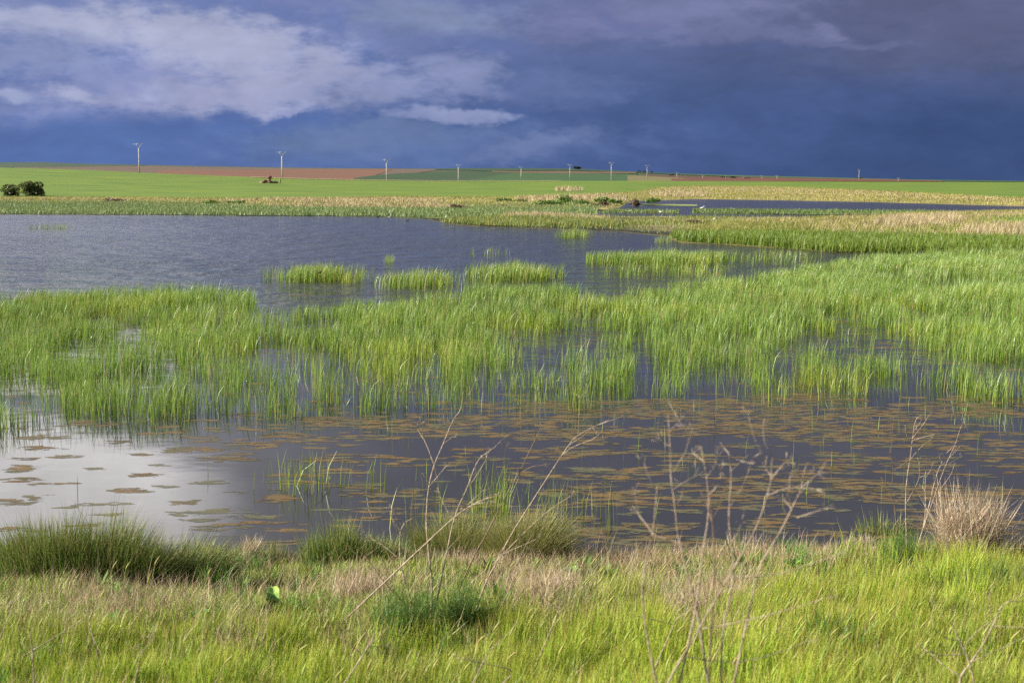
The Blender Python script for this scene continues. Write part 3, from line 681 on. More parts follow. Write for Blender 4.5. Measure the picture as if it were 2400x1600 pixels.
spec = [(45, 1098, 90, 16, 2), (40, 1122, 70, 18, 0), (45, 1175, 110, 16, 2), (340, 1112, 70, 12, 0), (300, 1150, 95, 14, 2), (90, 1048, 80, 12, 0), (240, 1180, 110, 10, 1), (30, 1240, 80, 16, 2), (80, 1161, 50, 8, 1), (430, 1178, 60, 12, 2), (150, 1070, 70, 9, 2), (230, 1098, 60, 8, 1), (120, 1132, 80, 9, 2), (390, 1140, 70, 9, 1), (60, 1075, 60, 8, 0), (280, 1035, 60, 7, 0), (200, 1230, 90, 12, 2), (370, 1090, 50, 6, 1), (480, 1200, 150, 14, 1), (515, 1235, 120, 20, 2), (550, 1192, 60, 8, 1), (660, 1165, 95, 18, 0), (790, 1193, 110, 10, 1), (850, 1155, 80, 10, 0), (960, 1152, 70, 9, 0), (960, 1163, 60, 7, 1), (1380, 1140, 110, 14, 2), (1400, 1102, 110, 16, 1), (500, 1130, 90, 10, 1), (560, 1153, 60, 6, 1), (690, 1130, 120, 12, 2), (255, 1205, 60, 8, 1), (160, 1188, 50, 6, 1), (330, 1065, 50, 7, 2)]
for sx, sy, sw, sh, kd in spec: put_mat(sx, sy, sw, sh, kd)
cnt = 0
while cnt < 170:
    x = random.uniform(430, 2440); y = 1000+250*random.random()**1.15
    left = min(1, max(.12, (x-350)/900))
    if random.random() > left: continue
    if 1480 < x < 1700 and 1030 < y < 1110 and random.random() < .7: continue
    dep = (y-1000)/240
    w_ = random.lognormvariate(4.05, .5)*(.75+.5*dep); h_ = w_*random.uniform(.08, .15)*(.7+.5*dep)
    orange = .62-.45*dep+.25*(x > 1800)
    kd = 0 if random.random() < orange*.7 else (2 if random.random() < .4 else 1)
    put_mat(x, y, min(w_, 190), max(h_, 5), kd); cnt += 1
# the crowded drift of small mats before the reeds
V_, F_, C_, E_ = [], [], [], []
o_ = 0
bb, xx, yy = scatter([(-20, 955), (420, 960), (900, 925), (2400, 905), (2400, 1015), (1500, 1000), (900, 1010), (500, 1060), (350, 1000), (-20, 1010)], 24, 0, mask=lambda x, y, X, Y: np.clip((x-150)/1000, .10, 1)*np.clip((fbm(X*.5, Y*.6, 95)-.30)*4.5, .05, 1))
bb2, x2, y2 = scatter([(450, 1000), (2400, 990), (2400, 1255), (600, 1255)], 17.0, 0, mask=lambda x, y, X, Y: np.clip((x-500)/900, .1, 1)*np.clip((fbm(X*.8, Y*1.1, 96)-.45)*6, .03, 1))
bb3, x3, y3 = scatter([(0, 690), (2400, 640), (2400, 940), (0, 980)], .9, 0, mask=lambda x, y, X, Y: (fbm(X*.4, Y*.4, 97) > .5)*1.0)
bb = np.concatenate([bb, bb2, bb3])
print('small mats', len(bb))
for i_, p in enumerate(bb):
    s_ = random.lognormvariate(-2.35, .5); v_, f_, e_ = mat_blob(s_*2.2, s_*1.2, 9, i_); E_.append(e_)
    V_.append(v_+np.array([p[0], p[1], .0006+.0016*random.random()])); F_.append(f_+o_); o_ += len(v_)
dr_ = mesh_np('algae_drift', np.concatenate(V_), np.concatenate(F_), M_alg[2]); set_edge(dr_.data, np.concatenate(E_))
stuff(dr_, 'crowded drift of small orange algae flecks before the reeds')

# ------------------------------------------------------------------ near bank: turf, barley grass, straw
TURF = [alb(150, 190, 66), alb(174, 196, 86), alb(128, 170, 58), alb(188, 188, 110)]
BAR = [alb(152, 204, 48), alb(126, 184, 44), alb(176, 210, 64), alb(96, 150, 40)]
BARTIP = [alb(216, 222, 92), alb(200, 194, 78), alb(186, 212, 68), alb(206, 170, 96)]
DRY = [alb(214, 188, 152), alb(194, 166, 128), alb(224, 206, 172), alb(172, 146, 118)]
NB = [(-80, 1262), (2440, 1250), (2440, 1700), (-80, 1700)]
def near_scatter(per_m2, mask, ymin=6.2, ymax=17.9, cap=600000):
    n = int(per_m2*.70*(ymax**2-ymin**2)/2); n = min(n, cap)
    Y = np.sqrt(rng.uniform(ymin**2, ymax**2, n)); X = rng.uniform(-.35, .35, n)*Y
    ok = Y < near_shore(X/Y)-0.02; X, Y = X[ok], Y[ok]
    Z = bank_z(X, Y); x, y = to_px(np.stack([X, Y, Z], -1))
    x, y = x*.98, y*.98
    ok = rng.random(len(X)) < mask(x, y, X, Y)
    return np.stack([X, Y, Z-.01], -1)[ok], x[ok], y[ok]
def tall(x, y, X, Y):          # how far the tall barley grass has taken over
    line = np.interp(x, [0, 500, 900, 1150, 1400, 1700, 1900, 2352], [1455, 1460, 1450, 1400, 1385, 1370, 1330, 1290])
    return np.clip((y-line)/50+2.4*(fbm(X*1.1, Y*1.1, 101)-.5), 0, 1)
SPOTS = [(830, 1365, 70, 40), (1230, 1365, 110, 40), (1290, 1440, 130, 50), (1560, 1420, 120, 50), (300, 1430, 150, 50), (100, 1490, 120, 50), (1700, 1390, 120, 40), (560, 1500, 90, 50), (820, 1520, 90, 40), (230, 1355, 110, 14), (1450, 1300, 250, 30), (1650, 1500, 100, 40)]
def strawy(x, y, X, Y):
    s = np.zeros_like(x)
    for cx, cy, rx, ry in SPOTS: s = np.maximum(s, np.clip(1.4-np.sqrt(((x-cx)/rx)**2+((y-cy)/ry)**2), 0, 1))
    band = np.clip(1.15-(y-1278)/np.interp(x, [0, 900, 1100, 2352], [16, 24, 66, 46]), 0, 1)
    return np.clip((np.maximum(s, band)+.9*(fbm(X*1.6, Y*1.6, 103)-.55))*np.interp(x, [0, 800, 1050, 2400], [.38, .5, .9, 1]), 0, 1)
b_, x_, y_ = near_scatter(2600, lambda x, y, X, Y: (1-.85*tall(x, y, X, Y))*(1-.55*strawy(x, y, X, Y)))
hue = .75+.5*fbm(b_[:, 0]*1.2, b_[:, 1]*1.2, 104); print('turf', len(b_))
hm = (.6+.9*fbm(b_[:, 0]*.8, b_[:, 1]*.8, 105))*(.4+1.2*fbm(b_[:, 0]*4, b_[:, 1]*4, 112, 2))
n = len(b_); h = rng.uniform(.05, .13, n)*hm+.05*np.clip((y_-1380)/80, 0, 1)
stuff(blades('short_turf', b_, h, rng.uniform(.004, .008, n), np.stack([rng.normal(.1, .4, n)*h, rng.normal(0, .4, n)*h], 1), rng.uniform(0, 3.14, n), pick(TURF, n, .15)*hue[:, None], M_blade, tip=pick(TURF+BARTIP[:2], n)), 'short green turf on the near bank above the pond')
b_, x_, y_ = near_scatter(4600, lambda x, y, X, Y: tall(x, y, X, Y)*(1-.5*strawy(x, y, X, Y)))
n = len(b_); print('barley', n); X, Y = b_[:, 0], b_[:, 1]
clp = fbm(X*1.3, Y*1.3, 106); h = rng.uniform(.11, .34, n)*(.40+1.1*clp)*(.45+1.1*fbm(X*3.4, Y*3.4, 110, 2))*np.interp(x_, [0, 900, 1200, 2352], [.72, .8, 1, 1.08])
yl = fbm(X*.9, Y*.9, 107); c_ = pick(BAR, n, .26)*(.5+1.0*yl)[:, None]
stuff(blades('barley_grass', b_, h, rng.uniform(.003, .007, n), np.stack([rng.normal(.12, .17, n)*h, rng.normal(0, .2, n)*h], 1), rng.uniform(0, 3.14, n), c_, M_blade, tip=pick(BARTIP, n, .15)*(.8+.4*yl)[:, None]), 'tall yellow-green wall barley grass across the foreground')
b_, x_, y_ = near_scatter(2600, lambda x, y, X, Y: np.clip(strawy(x, y, X, Y)+.10*(fbm(X*.7, Y*.7, 109) > .5), 0, 1))
n = len(b_); print('straw', n); h = rng.uniform(.06, .28, n)*np.clip(.7+(y_-1262)/200, .7, 1.35)
stuff(blades('dry_grass', b_, h, rng.uniform(.0025, .005, n), np.stack([rng.normal(.12, .45, n)*h, rng.normal(0, .4, n)*h], 1), rng.uniform(0, 3.14, n), pick(DRY, n, .15), M_straw), 'pinkish dry grass and litter along the bank')
b_, x_, y_ = near_scatter(60, lambda x, y, X, Y: .5+0*x)
n = len(b_); h = rng.uniform(.2, .5, n); a_ = rng.normal(.35, .5, n)
stuff(blades('loose_straws', b_, h, rng.uniform(.003, .005, n), np.stack([np.clip(a_, -.9, .9)*h, rng.normal(0, .3, n)*h], 1), rng.uniform(0, 3.14, n), pick(DRY, n, .12), M_straw, bend=.5), 'long loose straws leaning out of the foreground grass')
# fresher tufts and leafy rosettes scattered through the bank
V_, F_, C_, o_ = [], [], [], 0
b_, x_, y_ = near_scatter(9.0, lambda x, y, X, Y: np.clip(.25+(fbm(X*.6, Y*.6, 121)-.4)*3, 0.1, 1), ymin=7.5)
for p in b_:
    n = random.randint(26, 60); r_ = random.uniform(.03, .09); q = p+np.concatenate([rng.normal(0, r_, (n, 2)), np.zeros((n, 1))], 1)
    h = rng.uniform(.5, 1, n)*random.uniform(.14, .36); base_c = np.array(random.choice([alb(110, 166, 56), alb(92, 146, 52), alb(150, 186, 70), alb(176, 190, 84)]))
    v_, f_, c_ = blade_arrays(q, h, rng.uniform(.005, .010, n), rng.normal(.08, .32, (n, 2))*h[:, None], rng.uniform(0, 3.14, n), np.clip(base_c*(1+rng.normal(0, .15, (n, 1))), 0, .9), bend=.25)
    V_.append(v_); F_.append(f_+o_); C_.append(c_); o_ += len(v_)
b_, x_, y_ = near_scatter(4.0, lambda x, y, X, Y: np.clip((fbm(X*.9, Y*.9, 122)-.42)*6, 0, 1), ymin=8)
for p in b_:
    n = random.randint(7, 13); a = rng.uniform(0, 6.28, n); h = rng.uniform(.7, 1.1, n)*random.uniform(.10, .22)
    base_c = np.array(random.choice([alb(100, 152, 54), alb(128, 176, 70), alb(84, 128, 46)]))
    lean = np.stack([np.cos(a), np.sin(a)], 1)*(h*rng.uniform(.35, .8, n))[:, None]
    v_, f_, c_ = blade_arrays(np.repeat(p[None]+np.array([[0, 0, .04]]), n, 0), h, rng.uniform(.022, .040, n), lean, a+1.57, np.clip(base_c*(1+rng.normal(0, .12, (n, 1))), 0, .9), bend=.45)
    V_.append(v_); F_.append(f_+o_); C_.append(c_); o_ += len(v_)
stuff(mesh_np('grass_tufts', np.concatenate(V_), np.concatenate(F_), M_blade, None, np.concatenate(C_)), 'fresh green tufts and leafy weeds dotted through the bank')
# uneven fringe along the water's edge
b_, x_, y_ = near_scatter(1500, lambda x, y, X, Y: np.clip(1-(near_shore(X/Y)-Y)/.9, 0, 1)*np.clip((fbm(X*1.3, Y*.6, 123)-.30)*4, 0, 1), ymin=14)
n = len(b_); hh = np.clip((fbm(b_[:, 0]*1.5, b_[:, 1]*.7, 124)-.25)*1.7, .12, 1); h = hh*rng.uniform(.14, .52, n)
kind_ = fbm(b_[:, 0]*.9, 0*b_[:, 1], 125)+rng.normal(0, .06, n)+np.where(b_[:, 0] > .4, .08, -.04)
c_ = np.where((kind_ > .52)[:, None], pick(DRY, n, .14), pick([alb(120, 156, 60), alb(102, 140, 52), alb(150, 168, 78)], n, .15))
stuff(blades('shore_fringe', b_, h, rng.uniform(.004, .007, n), np.stack([rng.normal(.1, .22, n)*h, rng.normal(0, .22, n)*h], 1), rng.uniform(0, 3.14, n), c_, M_blade), 'ragged fringe of green and dry grass at the water edge')
# barley ears near the camera
def ear_arrays(p, L, dirx, diry, colr):
    d = np.array([dirx, diry, 1.0]); d = d/np.linalg.norm(d)
    pts = [p+d*L*t+np.array([.10, 0, -.06])*L*t*t for t in (0, .15, .45, .8, 1.25)]
    v_, f_ = tube(pts, [.002, .005, .006, .0045, .0006], 5)
    return v_, f_
V_, F_, C_, o_ = [], [], [], 0
b_, x_, y_ = near_scatter(18, lambda x, y, X, Y: np.clip((y-1330)/180, 0, 1)*np.clip((x-300)/1200, .25, 1)*np.clip((fbm(X*1.5, Y*1.5, 108)-.3)*3, 0, 1))
for p in b_:
    hh = random.uniform(.22, .36); st_ = np.array([random.gauss(.06, .03), random.gauss(0, .03), hh])
    v_, f_ = ear_arrays(p+st_, random.uniform(.06, .10), random.gauss(.45, .2), random.gauss(0, .3), None)
    v2_, f2_ = tube([p, p+st_*.5, p+st_], [.0016, .0015, .0014], 3); v_, f_ = join([(v_, f_), (v2_, f2_)])
    V_.append(v_); F_.append(f_+o_); o_ += len(v_); C_.append(np.repeat(pick([alb(196, 200, 96), alb(180, 194, 80), alb(206, 198, 118)], 1, .08), len(v_), 0))
print('ears', len(b_))
stuff(mesh_np('barley_ears', np.concatenate(V_), np.concatenate(F_), M_blade, None, np.concatenate(C_), smooth=True), 'pale green barley ears nodding above the foreground grass')

# ------------------------------------------------------------------ tussocks and bushes on the bank
def bank_at(xP, yP):
    x, y = xP*S, yP*S
    Ys = np.linspace(5, 19, 600); k = lat(np.array(x), np.array(y)); f = CAMZ+slope(y)*Ys-bank_z(k*Ys, Ys)
    i_ = int(np.argmax(f <= 0)) if (f <= 0).any() else 599
    return np.array([k*Ys[i_], Ys[i_], float(bank_z(k*Ys[i_], Ys[i_]))])
def tussock(name, label, cat, xP, yP, rx, ry, n, h0, h1, pal, w=.006, spread=.35, leanx=.12, tip=None, mat=None, part='blades', lumps=None):
    c0 = bank_at(xP, yP); e = empty(name, c0); tag(e, label, cat)
    a = rng.uniform(0, 2*math.pi, n); r = np.sqrt(rng.random(n))
    px_, py_ = r*np.cos(a), r*np.sin(a)
    X, Y = c0[0]+px_*rx, c0[1]+py_*ry; base = np.stack([X, Y, bank_z(X, Y)-.02], 1)-c0
    lump = .25+1.35*fbm(X*3.0, Y*3.0, 111, 3)
    h = rng.uniform(h0, h1, n)*lump*np.sqrt(np.clip(1.05-.55*r*r, .2, 1))
    lean = np.stack([(px_*spread+rng.normal(leanx, .14, n))*h, (py_*spread+rng.normal(0, .14, n))*h], 1)
    t_ = pick(tip, n, .12) if tip is not None else None
    fl = rng.random(n) < .07; lean[fl] = rng.normal(0.1, .6, (fl.sum(), 2))*h[fl][:, None]
    stuff(blades(part, base, h, rng.uniform(.7, 1.3, n)*w, lean, rng.uniform(0, 3.14, n), np.where((rng.random(n) < .08)[:, None], pick(DRY, n, .15), pick(pal, n, .18)), mat or M_blade, e, tip=t_), None)
    return e
RUSH = [alb(104, 146, 48), alb(88, 126, 44), alb(124, 160, 60), alb(72, 106, 38), alb(140, 152, 76)]
RUSHT = [alb(130, 152, 72), alb(170, 168, 100), alb(112, 138, 60), alb(196, 178, 120)]
t0_ = tussock('rush_tussock', 'big dark green rush tussock at the pond edge, lower left', 'rushes', 262, 1344, 1.08, .40, 7500, .38, .74, RUSH, .006, .40, .20, RUSHT)
tussock('rush_tussock', 'low green rush fringe left of the big dark tussock', 'rushes', 60, 1322, .42, .3, 1300, .2, .42, RUSH, .005, .3, .1, RUSHT)
tussock('rush_tussock', 'green rush tussock at the pond edge left of the dead fennel', 'rushes', 810, 1295, .5, .28, 2200, .28, .58, [alb(124, 160, 60), alb(106, 142, 54), alb(142, 168, 76)], .006, .3, .1, RUSHT)
tussock('rush_tussock', 'small green rush tuft at shore between the two larger tussocks', 'rushes', 625, 1292, .36, .2, 700, .2, .4, [alb(110, 134, 62), alb(130, 144, 76)], .005, .3, .1, RUSHT)
tussock('sedge_mound', 'rounded olive sedge mound at the pond edge, centre', 'sedge', 1195, 1287, .42, .3, 5000, .40, .66, [alb(164, 172, 88), alb(146, 160, 76), alb(186, 184, 108)], .0045, .75, .05, [alb(178, 170, 112), alb(160, 160, 92)])
tussock('sedge_mound', 'olive sedge mound behind the dead fennel stems', 'sedge', 1055, 1282, .42, .25, 3600, .34, .58, [alb(150, 166, 80), alb(130, 152, 68), alb(178, 180, 102)], .0045, .6, .05, [alb(172, 168, 106), alb(150, 154, 84)])
tussock('rush_tussock', 'upright green rush tuft at shore by the right dead fennel', 'rushes', 2035, 1252, .30, .2, 520, .25, .5, [alb(118, 150, 64), alb(98, 132, 54)], .007, .25, .08, RUSHT)
tussock('lush_grass', 'dark lush green grass clump at the right edge', 'grass', 2290, 1400, .62, .5, 1500, .25, .48, [alb(88, 134, 56), alb(72, 116, 50), alb(118, 156, 78)], .013, .5, .1, [alb(120, 156, 80), alb(150, 176, 110)])
tussock('lush_grass', 'dense green barley clump in the right foreground', 'grass', 1960, 1450, .5, .35, 2600, .24, .42, [alb(96, 132, 44), alb(116, 150, 48)], .007, .3, .15, BARTIP)
# dry bushes: many thin pinkish twigs
def dry_bush(label, xP, yP, rad, hh, n):
    c0 = bank_at(xP, yP); e = empty('dry_bush', c0); tag(e, label, 'bush')
    a = rng.uniform(0, 2*math.pi, n); r = np.sqrt(rng.random(n))*rad
    root = np.stack([r*np.cos(a)*.8, r*np.sin(a)*.6, 0*r], 1); up = rng.random(n)**.9
    root[:, 2] = up*hh*.55
    h = (.2+.65*rng.random(n)**2)*hh*(1.1-.3*up); lean = np.stack([rng.normal(.05, .42, n)*h, rng.normal(0, .45, n)*h], 1)
    stuff(blades('twigs', root, h, rng.uniform(.003, .006, n), lean, rng.uniform(0, 3.14, n), pick([alb(244, 224, 196), alb(230, 206, 172), alb(206, 180, 150)], n, .14), M_blade, e, bend=.6), None)
dry_bush('pinkish dry twiggy bush on the bank at far right', 2225, 1304, .40, .80, 2600)
dry_bush('small grey-pink dry tuft beside the rush tussock at shore', 575, 1300, .12, .34, 420)
dry_bush('low dry brown weed heap in the mid bank left of the fennel', 822, 1385, .26, .28, 800)
dry_bush('tangled brown dry stalk at the shore left of right fennel', 1975, 1265, .2, .22, 300)
dry_bush('dry straw tangle in the foreground right of the left fennel', 1255, 1405, .34, .36, 1000)
dry_bush('dry straw tangle in front of the tall blurred fennel stems', 1590, 1450, .34, .36, 1000)
# green feathery fennel
def fennel(label, xP, yP, rad, hh, n):
    c0 = bank_at(xP, yP); e = empty('fennel_bush', c0); tag(e, label, 'fennel')
    m_ = 46; tips = []; V_, F_, o_ = [], [], 0
    for i_ in range(m_):
        a = random.uniform(0, 6.28); r = rad*random.random()**.5
        tp = np.array([r*math.cos(a)+.05, r*math.sin(a)*.7, hh*random.uniform(.35, 1)*(1-.4*(r/rad)**2)])
        v_, f_ = tube(smooth_line([np.array([0, 0, 0]), tp*np.array([.35, .35, .6]), tp], 2), [.004, .003, .002, .0015], 3)[0:2]
        V_.append(v_); F_.append(f_+o_); o_ += len(v_); tips.append(tp)
    stem_o = mesh_np('stems', np.concatenate(V_), np.concatenate(F_), plain('fennel_stem', alb(96, 130, 62), .6), e); stuff(stem_o, None)
    tips = np.array(tips)[rng.integers(0, m_, n)]; q = tips*(rng.uniform(.45, 1.0, n))[:, None]+rng.normal(0, .035, (n, 3))
    q[:, 2] = np.maximum(q[:, 2], .01)
    h = rng.uniform(.03, .08, n); lean = rng.normal(0, .55, (n, 2))*h[:, None]
    stuff(blades('feathery_leaves', q, h, .0028, lean, rng.uniform(0, 3.14, n), pick([alb(96, 136, 50), alb(118, 156, 62), alb(80, 118, 44)], n, .15), M_blade, e, segs=1), None)
fennel('feathery green fennel bush at the foot of the left dead stems', 935, 1490, .30, .50, 6500)
fennel('feathery green fennel spray right of the left dead stems', 1050, 1462, .26, .44, 4500)
fennel('feathery green fennel bush at the foot of the right dead stems', 2075, 1312, .40, .40, 6000)
# broad-leaved docks
def leaf_mesh(L, Wd, bendz, seed):
    r_ = np.random.default_rng(seed); V_, F_ = [], []
    for i_, t in enumerate(np.linspace(0, 1, 7)):
        wv_ = Wd*math.sin(math.pi*min(1, t*.92+.06))**.8*(.5 if t < .1 else 1); z_ = L*(t*.8-bendz*t*t); y_ = L*t*.55
        cup = wv_*.35
        V_ += [(-wv_/2, y_, z_+cup+r_.normal(0, .004)), (0, y_, z_), (wv_/2, y_, z_+cup+r_.normal(0, .004))]
    for i_ in range(6):
        a = i_*3; F_ += [(a, a+1, a+4, a+3), (a+1, a+2, a+5, a+4)]
    return V_, F_
M_dock = []
for nm, c1 in (('dock_leaf_dark', alb(98, 146, 54)), ('dock_leaf_light', alb(156, 190, 84))):
    m_ = plain(nm, c1, .6, .25, 20, .3, spec=.25); M_dock.append(m_)
LM = []
for q in range(4):
    for mm in M_dock:
        v_, f_ = leaf_mesh(.2, .065, .15+.12*q, q); o_ = mesh_np('leaf', v_, f_, mm, smooth=True); LM.append(o_.data); bpy.data.objects.remove(o_)
def dock(label, xP, yP, s, n, light=.3):
    c0 = bank_at(xP, yP); e = empty('dock_plant', c0+np.array([0, 0, .02])); tag(e, label, 'dock plant')
    for i_ in range(n):
        o_ = bpy.data.objects.new('leaf', LM[2*random.randrange(4)+(1 if random.random() < light else 0)]); col.objects.link(o_); o_.parent = e
        o_.rotation_euler = (random.uniform(-.5, .25), random.uniform(-.3, .3), i_*2.4+random.uniform(-.3, .3)); k_ = 1.15*s*random.uniform(.7, 1.2); o_.scale = (k_, k_, k_)
        o_.location = (random.gauss(0, .03), random.gauss(0, .03), random.uniform(0, .05)*s)
dock('broad-leaved dark green dock plant on the left foreground bank', 640, 1425, 1.15, 9, .2)
dock('smaller dock plant right beside the dark dock on left bank', 668, 1440, .8, 6, .3)
dock('dock leaves low in the grass at far left centre', 235, 1460, .9, 7, .3)
dock('dark curly dock plant near shore behind tall blurred stems', 1825, 1318, .8, 9, .5)
dock('light dock plant in the turf right of the curly one', 1850, 1325, .7, 6, .9)
dock('dock plant at the base of the right fennel', 1990, 1345, .8, 7, .3)
dock('dock plant in the turf at bank centre', 1225, 1340, .7, 8, .3)
dock('yellow-green dock plant at bank centre, right of the mound', 1260, 1350, .6, 7, .8)
dock('upright dock plant on the turf left of the tall blurred stems', 1325, 1330, .8, 6, .6)
dock('pale large-leaved plant before the lush grass at right', 2240, 1435, 1.0, 7, 1)
dock('green dock plant at the right edge beside lush grass', 2340, 1440, 1.0, 9, .4)
dock('dock plant in the turf between left stems and rushes', 905, 1340, .6, 6, .7)
dock('small dock plant low in the left turf', 455, 1445, .8, 6, .3)
dock('dock seedling in the turf right of bank centre', 1580, 1335, .6, 5, .5)

# ------------------------------------------------------------------ dead fennel stems
M_stem = plain('dead_stalk', alb(196, 168, 144)*.8, .75, .2, 30, .4, rgb2=alb(226, 204, 180)*.8)
M_dark = plain('dead_stalk_dark', alb(140, 116, 92), .75, .22, 14, .3)
def plant(label, Y0, stalks, r0, name='dead_fennel', dark=()):
    """stalks: lists of (x, y) in picture pixels, each with its side twigs; they grow in depth around Y0"""
    e = None
    for i_, (main, twigs) in enumerate(stalks):
        dY = random.uniform(-.25, .25)*min(1, Y0/10); lastP = None
        def line(pts, ya, yb):
            p = np.array(pts, float); t = np.linspace(0, 1, len(p))
            return np.stack([at_depth(np.array(q[0]), np.array(q[1]), Y0+ya+(yb-ya)*tt) for q, tt in zip(p, t)])
        p3 = line(main, dY*.3, dY)
        gz = float(bank_z(p3[0, 0], p3[0, 1]))
        if p3[0, 2] > gz:
            d0 = (p3[0]-p3[1]); d0 = d0/np.linalg.norm(d0); st_ = (p3[0, 2]-gz+.03)/max(.35, -d0[2])
            p3 = np.concatenate([[p3[0]+d0*st_], p3])
        if e is None:
            e = empty(name, (p3[0, 0], p3[0, 1], gz)); tag(e, label, 'dead plant'); org = np.array(e.location)
        sm = smooth_line(p3-org, 3); n_ = len(sm)
        parts = [tube(sm, np.linspace(r0, r0*.30, n_)*(1+.22*(np.arange(n_) % 5 == 0)), 6)]
        o_ = mesh_np('stalk', *parts[0], M_dark if i_ in dark else M_stem, e, smooth=True)
        tl_ = []
        for _ in range(2):                 # short side shoots on the upper stalk
            j_ = random.randrange(n_//2, n_-1); d_ = sm[j_+1]-sm[j_]; d_ = d_/np.linalg.norm(d_); sd_ = np.array([random.choice((-1, 1))*.8, random.gauss(0, .5), .25]); L = random.uniform(.05, .15)
            p1 = sm[j_]+(d_+sd_)*L*.5; p2 = p1+(d_*.9+sd_*.4)*L*.6; tl_.append(tube([sm[j_], p1, p2], [r0*.3, r0*.22, r0*.14], 4))
            for _ in range(4):
                dd = np.array([random.gauss(0, .6), random.gauss(0, .6), random.gauss(.5, .4)]); tl_.append(tube([p2, p2+dd*.03], [r0*.12, r0*.14], 3))
        v_, f_ = join(tl_); stuff(mesh_np('side_shoots', v_, f_, M_dark if i_ in dark else M_stem, o_, smooth=True), None)
        for tw in twigs:
            q = line(tw, dY, dY+random.uniform(-.15, .15)); s2 = smooth_line(q-org, 3)
            tp = [tube(s2, np.linspace(r0*.5, r0*.25, len(s2)), 5)]
            end = s2[-1]; dr = s2[-1]-s2[-2]; dr = dr/np.linalg.norm(dr)
            for _ in range(5):             # withered umbel
                dd = dr+np.random.default_rng(random.randrange(9999)).normal(0, .55, 3); dd = dd/np.linalg.norm(dd)
                L = random.uniform(.025, .06); tp.append(tube([end, end+dd*L*.6, end+dd*L], [r0*.16, r0*.13, r0*.2], 3))
            v_, f_ = join(tp); mesh_np('twig', v_, f_, M_dark if i_ in dark else M_stem, o_, smooth=True)
    return e
A = [([(1006, 1482), (1014, 1388), (1007, 1308), (1000, 1250), (999, 1206), (1004, 1142), (1017, 1089), (1039, 1040), (1062, 982), (1081, 961), (1086, 918)], [[(1017, 1089), (1000, 1040), (978, 1005)], [(1000, 1040), (990, 1018), (987, 993)], [(1039, 1040), (1063, 1022)], [(1017, 1089), (1025, 1120), (1029, 1142)], [(1004, 1142), (1035, 1105), (1046, 1092)]]),
     ([(1101, 1475), (1112, 1435), (1139, 1362), (1168, 1310), (1199, 1250), (1227, 1206), (1284, 1117), (1332, 1043), (1355, 1017), (1431, 982)], [[(1355, 1017), (1357, 990), (1358, 938)], [(1318, 1065), (1345, 1045), (1388, 1030), (1399, 1022)], [(1168, 1310), (1240, 1235), (1290, 1192), (1340, 1160)], [(1172, 1300), (1260, 1262)]]),
     ([(988, 1473), (958, 1395), (936, 1310), (938, 1250), (938, 1244), (950, 1222), (968, 1214)], [[(936, 1310), (905, 1282), (868, 1260)], [(938, 1244), (925, 1222), (912, 1200)], [(945, 1232), (925, 1210), (918, 1195)]]),
     ([(1036, 1473), (1076, 1380), (1114, 1295), (1139, 1254), (1153, 1226), (1194, 1145), (1215, 1112), (1242, 1055), (1268, 1002)], [[(1194, 1145), (1180, 1080), (1187, 1046)], [(1215, 1112), (1245, 1092), (1275, 1090)], [(1256, 1030), (1252, 1000)]]),
     ([(1013, 1455), (1030, 1380), (1048, 1290), (1067, 1201), (1095, 1145), (1113, 1091), (1130, 1066)], [[(1095, 1145), (1120, 1110), (1140, 1075)], [(1067, 1201), (1100, 1180), (1130, 1150)]]),
     ([(965, 1430), (905, 1372), (870, 1320), (850, 1300)], []),
     ([(1010, 1262), (1060, 1215), (1105, 1182), (1145, 1165)], [[(1105, 1182), (1150, 1175)], [(1060, 1215), (1040, 1180), (1030, 1160)]]),
     ([(1140, 1480), (1165, 1440), (1200, 1370), (1215, 1300)], [])]
plant('tall branching dead fennel over the green fennel, left of centre', 11.2, A, .0066, dark=(3, 5))
